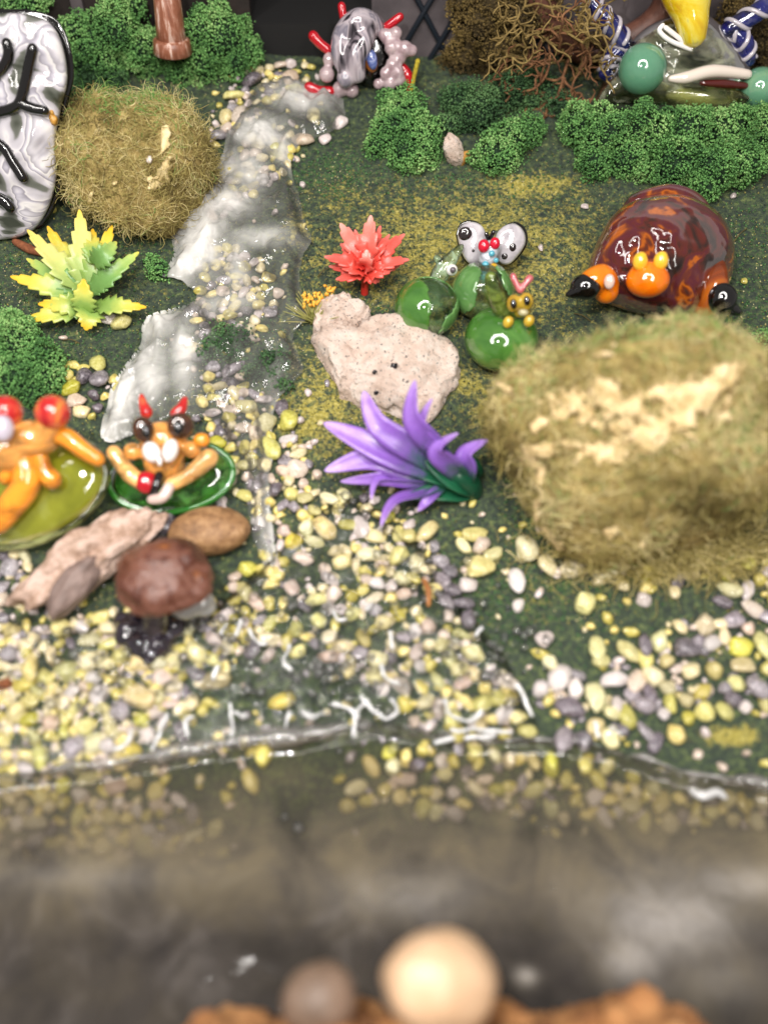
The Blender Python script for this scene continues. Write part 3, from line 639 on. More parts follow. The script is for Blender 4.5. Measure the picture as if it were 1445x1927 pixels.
def bush(name, label, cat, lumps, density=1400, mat=m_foam, core=m_foamc, group=None, seed=1, size=(.018, .042), amp=.5):
    """lumps: list of (centre, radius). ground foam: a rough core with clumps of crumbs"""
    g = random.Random(seed)
    cs = [Vector(c) for c, _ in lumps]; base = sum(cs, Vector())/len(cs); base.z = min(c.z - r*.8 for (c, r) in lumps)
    t = thing(name, label, cat, base, group)
    all_ = []
    b = MB()
    for (c, r) in lumps:
        c = Vector(c); b.ball(c, r*.66, 3, amp=.15, freq=1.5, seed=g.random()*20)
        all_.append((c[:], r*.80))
        for _ in range(22):                                   # small clumps over each lump
            d = Vector((g.gauss(0, 1), g.gauss(0, 1), g.gauss(0, 1))).normalized(); rr = r*g.uniform(.13, .40)
            all_.append(((c + d*r*g.uniform(.6, 1.06))[:], rr))
    b.build('foam_core', core, t); tag(t.children[0], kind='stuff')
    tot = sum(r*r for _, r in all_); n = int(density*tot*4.2)
    P, N = on_lumps(all_, n, seed, .2)
    nz = np.array([noise.noise(Vector(p)*1.6) for p in P]); val = np.clip(.5+nz*1.1, 0, 1)
    chips('foliage', P + N*np.random.default_rng(seed).uniform(0, .05, (len(P), 1)) + N*(np.random.default_rng(seed+1).random((len(P), 1)) < .10)*np.random.default_rng(seed+2).uniform(.02, .12, (len(P), 1)), N, mat, t, size, seed, val); return t
def L(spec, f=.55, extra=0.):
    out = []
    for (px, py, r) in spec:
        p = at(px, py, 0); rr = r*cpx(p); q = at(px, py, rr*f + extra); out.append((q, rr))
    return out
def LV(spec, y):
    return [(PV(px, py, y), r*cpx(PV(px, py, y))) for (px, py, r) in spec]
BG = 'green foam bushes'
bush('foam_bush', 'green foam bush left of the brown post against the dark board', 'bush', LV([(175, 85, 42), (225, 60, 44), (268, 95, 44), (140, 55, 26), (205, 120, 40), (282, 130, 32), (160, 120, 34)], 11.7), group=BG, seed=3)
bush('foam_bush', 'tall green foam bush right of the brown post beside the black cave', 'bush', LV([(420, 70, 48), (440, 115, 42), (390, 120, 42), (378, 60, 34), (430, 160, 32), (350, 130, 34), (345, 165, 30), (466, 90, 24)], 11.6), group=BG, seed=4)
bush('foam_bush', 'small green foam tuft at the back behind the milky glass slab', 'bush', LV([(215, 12, 26), (255, 8, 22), (60, 0, 30), (30, 10, 24)], 12.0), 1200, group=BG, seed=5)
bush('foam_bush', 'bright green foam bush below the pink and grey glass creature', 'bush', L([(755, 212, 40), (735, 250, 38), (788, 255, 40), (765, 285, 34), (712, 272, 26), (800, 288, 28)]), 1700, group=BG, seed=6)
bush('foam_bush', 'green foam bush right of the small pale upright stone', 'bush', L([(960, 262, 40), (925, 292, 34), (995, 245, 30), (948, 300, 30)]), 1500, group=BG, seed=7)
bush('foam_bush', 'broad green foam hedge under the clear glass creature', 'bush', L([(1085, 235, 38), (1140, 255, 50), (1215, 255, 50), (1290, 250, 50), (1365, 250, 50), (1430, 245, 48), (1120, 305, 32), (1180, 300, 40), (1270, 310, 48), (1340, 320, 44), (1330, 355, 28), (1400, 310, 40)]), 1500, group=BG, seed=8)
bush('foam_bush', 'green foam bush at the left edge below the yellow plant', 'bush', L([(35, 650, 44), (85, 680, 40), (30, 710, 46), (95, 715, 28), (20, 610, 26), (60, 740, 30)]), 1700, group=BG, seed=9)
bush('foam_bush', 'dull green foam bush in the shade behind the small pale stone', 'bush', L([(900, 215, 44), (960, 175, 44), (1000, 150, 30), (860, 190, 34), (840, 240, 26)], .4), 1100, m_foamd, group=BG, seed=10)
bush('foam_bush', 'small green foam tuft at the right edge above the pale stone', 'bush', L([(1432, 650, 26), (1440, 690, 24)]), 1400, group=BG, seed=12)
bush('foam_bush', 'green foam tuft at the right edge beside the large moss mound', 'bush', L([(1440, 815, 30), (1436, 860, 24)]), 1400, group=BG, seed=13)
bush('foam_bush', 'tiny green foam tuft left of the curled lip of the milky resin', 'bush', L([(300, 508, 20), (285, 495, 12)]), 1500, group=BG, seed=14)
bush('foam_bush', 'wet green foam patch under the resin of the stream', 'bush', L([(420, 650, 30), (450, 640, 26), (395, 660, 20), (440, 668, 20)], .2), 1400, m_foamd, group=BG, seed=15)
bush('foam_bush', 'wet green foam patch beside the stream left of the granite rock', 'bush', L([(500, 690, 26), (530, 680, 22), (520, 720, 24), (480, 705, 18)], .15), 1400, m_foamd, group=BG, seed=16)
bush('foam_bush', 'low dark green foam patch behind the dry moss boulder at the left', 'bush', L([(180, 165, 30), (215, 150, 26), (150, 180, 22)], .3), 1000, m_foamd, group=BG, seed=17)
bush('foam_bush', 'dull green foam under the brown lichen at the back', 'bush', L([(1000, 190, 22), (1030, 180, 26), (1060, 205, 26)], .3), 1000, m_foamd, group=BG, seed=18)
# brown crumbly moss at the back
bush('brown_moss', 'crumbly brown moss bank at the back right of the cave', 'moss', LV([(905, 40, 46), (880, 100, 40), (940, 90, 50), (985, 130, 34), (850, 150, 36), (905, 150, 36), (930, -5, 44), (980, 30, 36)], 11.9), 900, m_foamb, m_coreb, 'brown moss at the back', 19)
bush('brown_moss', 'thin brown moss creeping up the grey board', 'moss', LV([(870, 0, 30), (900, -10, 30), (820, 160, 24)], 12.1), 900, m_foamb, m_coreb, 'brown moss at the back', 20)
bush('brown_moss', 'dark brown moss behind the clear glass creature', 'moss', LV([(1010, 10, 40), (1420, 60, 44), (1440, 120, 40), (1090, 150, 34), (1130, 180, 26), (1390, 20, 36)], 12.0), 800, m_foamb, m_coreb, 'brown moss at the back', 21)
# ---- boulders wrapped in dry fibrous moss
def mossmound(label, c, r, seed, n, val_of, patches, mats, rot=0., amp=.12, L_=(.3, .65), rad=.0085, freq=.9, stray=0):
    """c centre, r radii; a stone covered with curled fibres; patches: pixel blobs of pale dried glue"""
    base = Vector((c.x, c.y, c.z - r[2]*.5))
    t = thing('moss_boulder', label, 'moss', base, 'boulders wrapped in dry moss')
    V, F = ICO[5]
    def rad_of(v): return 1 + amp*noise.fractal(Vector(v)*freq + Vector((seed, 2., seed*.3)), 1, 2, 3)
    Rz = np.array(Euler((0, 0, rot)).to_matrix())
    def surf(d):
        k = np.array([rad_of(v) for v in d])
        return (d*k[:, None]*np.array(r)) @ Rz.T + np.array(c)
    P = surf(V)
    core = mk('boulder', P, F, M('moss_felt', [(.3, S(110, 92, 50)), (.55, S(168, 146, 88)), (.75, S(196, 174, 114))], 5., 6, rough=.9, bmp=1., bscale=14, bdist=.08), t)
    g = np.random.default_rng(int(seed)); d = unit(g.normal(size=(n*2, 3))); d = d[(d[:, 2] > -.45) & (d[:, 1] < .62)][:n]
    P = surf(d); N = unit(d/np.array(r)) @ Rz.T
    px, py = projn(P); val = val_of(px, py, P)
    keep = np.ones(len(P), bool); near_p = np.full(len(P), 99.)
    for (x, y, rx, ry) in patches:
        q = ((px-x)/rx)**2 + ((py-y)/ry)**2 + g.normal(0, .25, len(P)); near_p = np.minimum(near_p, q); keep &= (q > .8) | (g.random(len(P)) < .62)
    val = np.where(keep & (near_p < 1.6), np.maximum(val, .5 + .2*g.random(len(P))), val)
    strands('fibres', P[keep] - N[keep]*.02, N[keep], mats, t, L_, rad, 3.6, .2, 6, int(seed), val[keep])
    return t, surf, Rz
m_fib = M('dry_fibre', [(.0, S(88, 76, 38)), (.22, S(138, 124, 66)), (.48, S(182, 167, 100)), (.74, S(234, 216, 162)), (.86, S(136, 160, 80)), (1., S(104, 158, 74))], 3, rough=.75, src='tone')
m_glue = M('dried_glue', [(.3, S(196, 172, 116)), (.55, S(228, 206, 152)), (.8, S(240, 224, 184))], 3.5, 5, rough=.38, bmp=.8, bscale=7, bdist=.06)
m_glue2 = M('dried_glue_rosy', [(.3, S(178, 152, 98)), (.5, S(218, 192, 142)), (.75, S(238, 218, 178))], 3.5, 5, rough=.5, bmp=.8, bscale=7, bdist=.06)
def gluepatch(t, blobs, cen, r, mat, seed, lift=.03, nn=.5):
    lift += .045; nn *= 1.05
    """ragged dried glue lying on the mound: union of noisy discs following the ellipsoid"""
    inv = np.array(r)
    def hit(px, py):
        d = np.array(ray(px, py)); o_ = (np.array(CAM)-np.array(cen))/inv; dd = d/inv
        A = dd@dd; B = 2*o_@dd; C_ = o_@o_-1; disc = B*B-4*A*C_
        if disc < 0: return None
        return np.array(CAM) + d*((-B-math.sqrt(disc))/(2*A))
    step = 3.2; idx = {}; V = []; F = []
    xs_ = [b[0] for b in blobs]; ys_ = [b[1] for b in blobs]; rm = max(max(b[2], b[3]) for b in blobs)*1.6
    x0, y0 = min(xs_)-rm, min(ys_)-rm; nx_, ny_ = int((max(xs_)+rm-x0)/step), int((max(ys_)+rm-y0)/step)
    for j in range(ny_):
        for i_ in range(nx_):
            x, y = x0+i_*step, y0+j*step
            q = min(((x-a)/rx)**2 + ((y-b)/ry)**2 for (a, b, rx, ry) in blobs)
            q += nn*1.6*noise.fractal(Vector((x*.036, y*.036, seed)), 1, 2, 5) + nn*1.0*noise.noise(Vector((x*.13, y*.08, seed)))
            if q < .75:
                p = hit(x, y)
                if p is None: continue
                dv = unit((p-np.array(cen))/inv); kk = LUMP(dv); p = np.array(cen) + (p-np.array(cen))*kk
                n_ = unit((p-np.array(cen))/inv**2); h = lift*(1.0 - max(q, 0)*.8) + .03*noise.fractal(Vector((x*.045, y*.045, seed+4)), 1, 2, 4)
                idx[i_, j] = len(V); V.append(p + n_*h)
    for (i_, j) in idx:
        k = [(i_, j), (i_, j+1), (i_+1, j+1), (i_+1, j)]
        if all(a in idx for a in k): F.append([idx[a] for a in k])
    if not F: return
    o = mk('glue_patch', V, F, mat, t); par = list(range(len(V)))
    def root(a):
        while par[a] != a: par[a] = par[par[a]]; a = par[a]
        return a
    for f in F:
        for a in f[1:]: par[root(a)] = root(f[0])
    if len({root(a) for f in F for a in f}) > 1: o['kind'] = 'stuff'          # broken into crumbs
    s = o.modifiers.new('thick', 'SOLIDIFY'); s.thickness = .05; s.offset = -1; return o
# left boulder
def holed(m, sc_=7., lo=.40, hi=.50):
    t = m.node_tree; b = t.nodes['Principled BSDF']; o = t.nodes['Material Output']
    r = ramp(t, [(lo, (0, 0, 0, 1)), (hi, (1, 1, 1, 1))], tex(t, 'noise', sc_, 5., .65)); t.links.new(r.outputs[0], b.inputs['Alpha'])
holed(m_glue, 6., .32, .40); holed(m_glue2, 6.5, .33, .42)
pc = at(264, 312, 0.75); rl = (1.66, 1.5, 1.66)
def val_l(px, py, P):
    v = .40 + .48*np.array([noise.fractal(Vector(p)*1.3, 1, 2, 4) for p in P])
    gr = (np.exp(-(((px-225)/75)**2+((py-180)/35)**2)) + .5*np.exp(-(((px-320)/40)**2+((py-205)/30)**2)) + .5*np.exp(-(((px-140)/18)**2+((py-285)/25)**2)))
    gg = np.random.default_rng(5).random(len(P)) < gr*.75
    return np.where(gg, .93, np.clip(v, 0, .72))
LUMP = lambda v: 1 + .22*noise.fractal(Vector(v)*1.2 + Vector((2., 2., .6)), 1, 2, 3)
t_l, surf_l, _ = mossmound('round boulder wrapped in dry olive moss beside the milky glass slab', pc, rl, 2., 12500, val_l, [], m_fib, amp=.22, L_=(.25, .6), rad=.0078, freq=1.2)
gluepatch(t_l, [(312, 330, 17, 36), (300, 350, 24, 14), (285, 338, 14, 10)], pc, rl, m_glue, 3., .1)
gluepatch(t_l, [(308, 262, 13, 22), (304, 278, 8, 14)], pc, rl, m_glue, 4., .1, .35)
gluepatch(t_l, [(281, 300, 9, 11)], pc, rl, M('glue_drop', S(226, 214, 206), rough=.3), 5., .1, .1)
gluepatch(t_l, [(182, 365, 6, 16), (218, 342, 10, 5)], pc, rl, m_glue, 6., .07, .2)
gluepatch(t_l, [(116, 248, 8, 18)], pc, rl, m_glue, 7., .07, .2)
# right mound
pr = at(1205, 838, 1.2); rr_ = (2.62, 1.85, 2.25)
PATCH = [(1080, 770, 70, 38), (1190, 760, 90, 45), (1300, 745, 80, 45), (1180, 830, 110, 42), (1120, 860, 60, 26), (1240, 800, 80, 30), (1360, 780, 30, 26), (1010, 850, 36, 20), (1000, 880, 14, 40), (1020, 1000, 36, 22), (1340, 720, 50, 30)]
def val_r(px, py, P):
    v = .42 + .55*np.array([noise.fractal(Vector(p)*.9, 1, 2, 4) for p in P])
    v -= .16*np.exp(-(((px-1230)/150)**2+((py-915)/45)**2)) + .16*np.exp(-(((px-970)/50)**2+((py-760)/160)**2))  # shade under the bulge and down the left flank, put into fibre tone
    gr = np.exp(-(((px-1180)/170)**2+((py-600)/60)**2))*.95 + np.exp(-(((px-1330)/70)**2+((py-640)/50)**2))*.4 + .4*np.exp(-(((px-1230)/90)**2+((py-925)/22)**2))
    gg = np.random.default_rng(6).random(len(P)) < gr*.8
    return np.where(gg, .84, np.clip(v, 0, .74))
LUMP = lambda v: 1 + .24*noise.fractal(Vector(v)*1.25 + Vector((7., 2., 2.1)), 1, 2, 3)
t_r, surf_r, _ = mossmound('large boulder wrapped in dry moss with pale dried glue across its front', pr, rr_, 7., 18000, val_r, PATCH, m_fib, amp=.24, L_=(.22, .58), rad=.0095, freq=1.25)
gluepatch(t_r, [(1085, 760, 70, 34), (1180, 765, 90, 42), (1290, 745, 90, 46), (1345, 722, 50, 30), (1200, 815, 110, 44), (1130, 850, 70, 34), (1140, 740, 60, 24), (1240, 800, 90, 40)], pr, rr_, m_glue2, 1., .10, .62)
gluepatch(t_r, [(1012, 848, 38, 18), (990, 872, 18, 20), (1002, 905, 16, 40), (1055, 836, 34, 14), (1010, 935, 12, 34)], pr, rr_, m_glue2, 2., .09, .4)
gluepatch(t_r, [(1028, 995, 44, 22), (1008, 970, 18, 18), (1055, 1005, 26, 14)], pr, rr_, m_glue2, 8., .08, .4)
gluepatch(t_r, [(1372, 782, 16, 16), (1360, 800, 8, 10)], pr, rr_, m_glue2, 9., .10, .3)
gluepatch(t_r, [(1145, 690, 20, 8), (1160, 676, 8, 7)], pr, rr_, m_glue2, 10., .08, .4)
gluepatch(t_r, [(1015, 795, 14, 22), (982, 745, 10, 10), (1035, 745, 12, 10)], pr, rr_, m_glue2, 11., .08, .4)
gluepatch(t_r, [(1350, 640, 12, 7), (1150, 990, 16, 10), (1210, 1010, 12, 8)], pr, rr_, m_glue2, 12., .08, .4)
# loose skirt of fibres where the mound meets the gravel
g = np.random.default_rng(9)
SK = np.array([at(g.normal(1260, 100), g.normal(1030, 26), .08 + .25*g.random())[:] for _ in range(2600)])
strands('fibre_skirt', SK, np.tile(np.array((0, -.3, .95)), (len(SK), 1)), m_fib, t_r, (.35, .8), .009, 1.6, .3, 6, 12, np.clip(.42 + g.normal(0, .1, len(SK)), 0, .7))
# short green flock in the dark ground
g = np.random.default_rng(10); FP = []
for (cx, cy_, sx, sy, n) in [(1050, 960, 60, 60, 300), (980, 1120, 110, 60, 500), (1300, 590, 60, 60, 300), (1410, 520, 40, 110, 300), (180, 640, 120, 50, 350), (60, 520, 60, 60, 260), (620, 320, 60, 30, 400), (480, 620, 30, 40, 100), (230, 480, 80, 40, 200), (900, 330, 140, 25, 260), (740, 600, 60, 30, 150)]:
    for _ in range(n*2): FP.append(at(g.normal(cx, sx), g.normal(cy_, sy), .01)[:])
FP = np.array(FP)
fl = chips('green_flock', FP, None, m_foamd, None, (.015, .04), 11); tag(fl, 'short green flock scattered over the dark painted slope', 'flock', None, 'stuff')
# ---- lichen
m_lich = M('pale_lichen', [(.3, S(84, 68, 34)), (.5, S(126, 104, 56)), (.7, S(152, 130, 78))], 6, 5, rough=.8, bmp=.8, bscale=16, bdist=.03)
m_lichb = M('rusty_lichen', [(.3, S(74, 46, 28)), (.5, S(122, 82, 52)), (.7, S(150, 108, 70))], 6, 5, rough=.85, bmp=.8, bscale=16, bdist=.03)
def lichen(label, seeds, mat, yb, seed, grp, r0=.040):
    g = random.Random(seed); b = MB()
    t = thing('lichen', label, 'lichen', PV(seeds[0][0], seeds[0][1], yb), grp)
    def grow(p, d, r, L_, lev):
        pts = [p]; rad = [r]
        for _ in range(4):
            d = (d + Vector((g.gauss(0, .38), g.gauss(0, .3), g.gauss(0, .38)))).normalized(); p = p + d*L_/4; pts.append(p); rad.append(rad[-1]*.9)
        b.tube(pts, rad, 7, 3)
        if lev:
            for _ in range(2 + (g.random() < .75)): grow(pts[g.randrange(2, 5)], (d + Vector((g.gauss(0, .9), g.gauss(0, .5), g.gauss(0, .9)))).normalized(), r*.82, L_*.7, lev-1)
    for (px, py, dx, dz) in seeds: grow(PV(px, py, yb - g.random()*.6), Vector((dx, -.3, dz)).normalized(), r0, 1.0, 3)
    tag(b.build('branches', mat, t), kind='stuff'); return t
lichen('tangle of pale olive lichen twigs at the back near the brown hoop', [(985, 110, -.3, .6), (1010, 95, .4, .5), (1040, 60, .3, .6), (1000, 60, -.5, .3), (1090, 40, .4, .8), (1030, 120, .5, -.5), (975, 70, -.2, .9), (1075, 150, .3, .7)], m_lich, 11.3, 3, 'lichen tangles')
lichen('rusty brown lichen tangle below the pale twigs', [(1030, 130, -.2, -.6), (1070, 110, .3, -.5), (1060, 150, -.4, -.4), (1090, 130, .5, .2), (1040, 165, -.6, -.2), (1010, 165, -.5, -.3), (1075, 175, .2, -.6), (1050, 100, .1, .7), (955, 190, -.6, .2), (1000, 200, .4, -.2)], m_lichb, 11.2, 5, 'lichen tangles')
m_hoop = M('brown_clay', [(.3, S(70, 42, 32)), (.6, S(104, 66, 52)), (.8, S(128, 88, 72))], 3, 4, rough=.5, bmp=.4, bscale=8)
hb = [PV(*q, 11.9) for q in ((1000, -30), (1040, 45), (1100, 95), (1180, 75), (1240, 30), (1270, -40))]
tag(MB().tube(hb, .33, 16, 8).build('wooden_hoop', m_hoop, None), 'brown curved hoop at the back behind the clear glass creature', 'hoop')
# ---- brown post with a collar
pb = PV(325, 92, 11.1); pt = PV(300, -140, 11.3)
ax = (pt-pb).normalized()
t = thing('brown_post', 'worn brown post with a round collar standing in the bushes at the back', 'post', pb)
m_post = M('worn_brown_paint', [(.3, S(112, 66, 48)), (.5, S(140, 88, 66)), (.58, S(166, 118, 98)), (.66, S(206, 178, 164))], 2.2, 5, rough=.35, stretch=(4, 4, .7), bmp=.3, bscale=8)
MB().tube([pb, pb+ax*.5, pt], [.36, .33, .27], 24, 1, False).build('shaft', m_post, t)
MB().tube([pb-ax*.12, pb-ax*.08, pb+ax*.20, pb+ax*.24], [.42, .46, .43, .37], 24, 1, False).build('collar', m_post, t)
# ---- stones
def stone(name, label, cat, outline_c, radii, mat, rot=(0, 0, 0), amp=.18, freq=1.2, seed=1., sub=5, fine=.03, group=None, flat=None, parent=None):
    V, F = ICO[sub]; E = Euler(rot); P = []
    for v in V:
        v = Vector(v); k = 1 + amp*noise.fractal(v*freq + Vector((seed, seed*2, .5)), 1, 2, 3) + fine*noise.fractal(v*7 + Vector((seed, 0, 0)), 1, 2, 4) + fine*.6*noise.noise(v*22)
        P.append((E.to_matrix() @ Vector((v.x*radii[0]*k, v.y*radii[1]*k, v.z*radii[2]*k)) + Vector(outline_c))[:])
    o = mk(name, P, F, mat, parent)
    return tag(o, label, cat, group) if parent is None else o
m_gran, t, b, o = nt('pink_granite')
c1 = ramp(t, [(.3, S(218, 190, 172)), (.48, S(240, 216, 200)), (.62, S(250, 234, 222)), (.75, S(236, 204, 168))], tex(t, 'noise', 3.2, 6, .65))
sp = tex(t, 'noise', 15, 3, .7, .5); msk = ramp(t, [(.60, (0, 0, 0, 1)), (.66, (1, 1, 1, 1))], sp)
t.links.new(mixc(t, msk.outputs[0], c1.outputs[0], S(84, 74, 72)), b.inputs['Base Color']); b.inputs['Roughness'].default_value = .8
bump(t, b, tex(t, 'noise', 7, 8, .78), 1., .12)
def rockfrom(name, label, cat, poly, h, mat, seed, amp=.12, step=.05, fine=.05):
    """a lump whose footprint is the outline, seen at the ground, and that rises to h"""
    pts = [at(*q) for q in poly]; cx = sum(p.x for p in pts)/len(pts); cy_ = sum(p.y for p in pts)/len(pts)
    P2 = [(p.x, p.y) for p in pts]
    def edge(a):                                       # distance from centre to outline in direction a
        lo, hi = 0., 6.
        for _ in range(24):
            m_ = (lo+hi)/2
            if inpoly(cx+math.cos(a)*m_, cy_+math.sin(a)*m_, P2): lo = m_
            else: hi = m_
        return lo
    V, F = ICO[5]; E = {}
    P = []
    for v in V:
        v = Vector(v); a = math.atan2(v.y, v.x); ka = round(a*30)
        if ka not in E: E[ka] = edge(ka/30)
        rxy = math.hypot(v.x, v.y); r = E[ka]*rxy**.8
        k = 1 + .05*noise.fractal(v*2.3 + Vector((seed, 9, 0)), 1, 2, 3) + fine*noise.fractal(v*5 + Vector((seed, 0, 0)), 1, 2, 5)
        z = (abs(v.z)**.75)*(1 if v.z > 0 else -.3)*h*(1 + amp*noise.fractal(v*1.6 + Vector((seed, 3, 0)), 1, 2, 4)) + .05*h*noise.noise(v*9+Vector((seed, 0, 1)))
        x, y = cx+math.cos(a)*r*k, cy_+math.sin(a)*r*k
        P.append((x, y, gh(x, y) + z))
    return tag(mk(name, P, F, mat), label, cat)
rockfrom('granite_rock', 'large pale pink granite rock with dark specks behind the purple plant', 'rock', [(588, 640), (612, 625), (660, 630), (700, 622), (745, 612), (790, 615), (830, 640), (856, 672), (862, 712), (846, 745), (822, 785), (790, 800), (750, 785), (715, 775), (672, 765), (640, 748), (628, 720), (612, 690), (594, 668)], .62, m_gran, 3.3, .5, fine=.085)
rockfrom('granite_chip', 'small pale granite chip resting on the back corner of the large granite rock', 'rock', [(590, 630), (592, 602), (620, 580), (650, 580), (678, 598), (702, 606), (696, 622), (670, 630), (640, 640), (610, 642)], .55, m_gran, 6.1, .5, fine=.085)
bk = M('black_mineral', S(26, 24, 30), rough=.25)
rk = bpy.data.objects['granite_rock']
for (px, py, r) in ((741, 690, .075), (705, 700, .045), (708, 739, .05)):
    q = at(px, py, .60); stone('dark_crystal', None, None, q, (r, r*.7, r*1.1), bk, (0, .3, .2), .4, 1.5, r*90, 3, .05, parent=rk)
    bpy.data.objects[rk.children[-1].name].location = q - origin(rk) if False else bpy.data.objects[rk.children[-1].name].location
p = at(853, 285, .28)
stone('pale_stone', 'small pale upright stone between two green foam bushes', 'rock', p, (.22, .2, .42), m_gran, (0, -.35, .2), .2, 1.4, 5., 4)
m_bark = M('rough_pinkish_stone', [(.28, S(96, 74, 62)), (.42, S(168, 138, 118)), (.56, S(212, 184, 168)), (.72, S(228, 204, 192))], 2.4, 7, rough=.85, bmp=1., bscale=9, bdist=.08, nrough=.7)
a, b_ = at(60, 1120, .25), at(265, 985, .55); cdir = b_-a
t = thing('rough_stone', 'long rough pinkish stone with a grey flake lying below the yellow lily pad', 'rock', at(160, 1060))
stone('stone_body', None, None, (a+b_)/2, (cdir.length*.60, .50, .42), m_bark, (0, -math.asin(cdir.z/cdir.length), math.atan2(cdir.y, cdir.x)), .32, 1.6, 2.7, 5, .05, parent=t)
a2, b2 = at(105, 1150, .42), at(172, 1062, .66); c2 = b2-a2
stone('grey_flake', None, None, (a2+b2)/2, (c2.length*.66, .26, .32), M('grey_brown_slate', [(.3, S(98, 82, 76)), (.6, S(138, 118, 110)), (.8, S(160, 140, 132))], 3, 5, rough=.6, bmp=.6, bscale=10), (0, -math.asin(c2.z/c2.length), math.atan2(c2.y, c2.x)), .2, 1.2, 9.1, 4, .02, parent=t)
m_tan = M('tan_speckled_stone', [(.3, S(88, 62, 40)), (.45, S(136, 100, 66)), (.6, S(166, 128, 88)), (.78, S(196, 164, 128))], 6, 6, rough=.55, bmp=.6, bscale=18, bdist=.03, nrough=.7)
stone('brown_oval_stone', 'smooth brown oval stone right of the brown mushroom', 'rock', at(394, 1000, .34), (.75, .48, .40), m_tan, (.2, -.06, .06), .07, 1., 3.7, 5, .012)
stone('dark_stone', 'dark grey stone squeezed between the brown oval stone and the lily pad', 'rock', at(305, 985, .12), (.30, .3, .25), PM['grey'][1], (.2, 0, .5), .2, 1.5, 8.8, 4)
# ---- stones on the near rim, very close to the lens
m_sand = M('ochre_sandstone', [(.3, S(84, 52, 32)), (.44, S(150, 100, 58)), (.58, S(186, 134, 84)), (.76, S(214, 168, 118))], 1.6, 6, rough=.9, bmp=.9, bscale=8, bdist=.06)
RIM = 'ochre stones on the near rim'
for (px, py, r, lab, s) in ((1200, 2062, 1.25, 'ochre sandstone lump on the near rim right of the egg shaped pebble', 1.), (1000, 2050, 1.0, 'ochre sandstone lump on the near rim under the egg shaped pebble', 2.), (640, 2046, 1.05, 'brown ochre lump on the near rim left of the egg shaped pebble', 3.), (425, 2062, 1.0, 'brown ochre lump at the left end of the near rim', 4.)):
    q = PD(px, py, 10.6); stone('rim_stone', lab, 'rock', q - Vector((0, 0, 1.3)), (r*1.1, r, r+1.1), m_sand, (0, 0, s), .20, 1.8, s*3.1, 5, .06, RIM)
stone('egg_pebble', 'smooth cream egg shaped pebble on the near rim, close to the lens', 'rock', PD(828, 1850, 10.2), (.70, .56, .58), M('beige_egg', [(.3, S(180, 144, 110)), (.6, S(204, 172, 140))], .9, 3, rough=.4), (.2, .55, 0), .09, .8, 4.4, 5, .0)
stone('brown_pebble', 'dull brown round pebble left of the cream egg shaped pebble', 'rock', PD(602, 1880, 10.8), (.46, .42, .42), M('dull_brown', [(.3, S(92, 74, 60)), (.6, S(128, 106, 90))], 1.6, 4, rough=.5), (0, 0, .3), .08, 1., 6.4, 4, .01)
# ------------------------------------------------------------------ lampwork glass
def glass(name, stops, trans=.5, scale=2., dist=1., rough=.04, kind='noise', detail=3., stretch=None, bmp=.12, bscale=2.2, bd=.12, sss=0., ior=1.62):
    m = M(name, stops, scale, detail, kind, dist, rough, trans, ior, bmp, bscale, bd, 0. if trans > .7 else 1., sss, stretch)
    return m
GREEN = S(78, 142, 44)
def clear(name, tint, through=.55, ior=1.5, cloud=.0, cloudcol=S(220, 222, 210), csc=1.1, lo=.45, hi=.62):
    m, t, b, o = nt(name)
    b.inputs['Base Color'].default_value = tint; b.inputs['Transmission Weight'].default_value = 1.; b.inputs['Roughness'].default_value = .02; b.inputs['IOR'].default_value = ior
    tr = t.nodes.new('ShaderNodeBsdfTransparent'); tr.inputs[0].default_value = tint
    mx = t.nodes.new('ShaderNodeMixShader'); mx.inputs[0].default_value = through; t.links.new(b.outputs[0], mx.inputs[1]); t.links.new(tr.outputs[0], mx.inputs[2])
    df = t.nodes.new('ShaderNodeBsdfPrincipled'); df.inputs['Base Color'].default_value = cloudcol; df.inputs['Roughness'].default_value = .05
    df.inputs['Subsurface Weight'].default_value = .3; df.inputs['Subsurface Radius'].default_value = (.12, .1, .08); df.inputs['Subsurface Scale'].default_value = 1.
    f = mth(t, 'MULTIPLY', ramp(t, [(lo, (0, 0, 0, 1)), (hi, (1, 1, 1, 1))], tex(t, 'noise', csc, 3., .5, 1.6, stretch=(.7, 1, 1.8))).outputs[0], cloud)
    m2 = t.nodes.new('ShaderNodeMixShader'); t.links.new(f, m2.inputs[0]); t.links.new(mx.outputs[0], m2.inputs[1]); t.links.new(df.outputs[0], m2.inputs[2])
    gl = t.nodes.new('ShaderNodeBsdfGlossy'); gl.inputs['Roughness'].default_value = .03
    bp = t.nodes.new('ShaderNodeBump'); bp.inputs['Strength'].default_value = .15; bp.inputs['Distance'].default_value = .12; t.links.new(tex(t, 'noise', 2.2, 2.), bp.inputs['Height']); t.links.new(bp.outputs[0], gl.inputs['Normal'])
    fr = t.nodes.new('ShaderNodeFresnel'); fr.inputs[0].default_value = ior
    m3 = t.nodes.new('ShaderNodeMixShader'); t.links.new(fr.outputs[0], m3.inputs[0]); t.links.new(m2.outputs[0], m3.inputs[1]); t.links.new(gl.outputs[0], m3.inputs[2])
    t.links.new(m3.outputs[0], o.inputs[0]); return m
m_white = glass('white_glass', [(.3, S(226, 220, 216)), (.7, S(246, 243, 240))], .0, sss=.1)
m_black = glass('black_glass', S(8, 7, 8), .0)
m_clear = glass('clear_glass', (.97, .98, .96, 1), 1.)
m_or = clear('orange_glass', (1., .74, .32, 1), .3, 1.6, 1., S(250, 158, 48), 1.3, .22, .56)
m_or2 = clear('clear_orange_glass', (1., .80, .46, 1), .35, 1.6, .95, S(250, 176, 92), 1.4, .24, .56)
m_peach = clear('peach_glass', (1., .82, .56, 1), .35, 1.6, .95, S(252, 192, 118), 1.4, .26, .56)
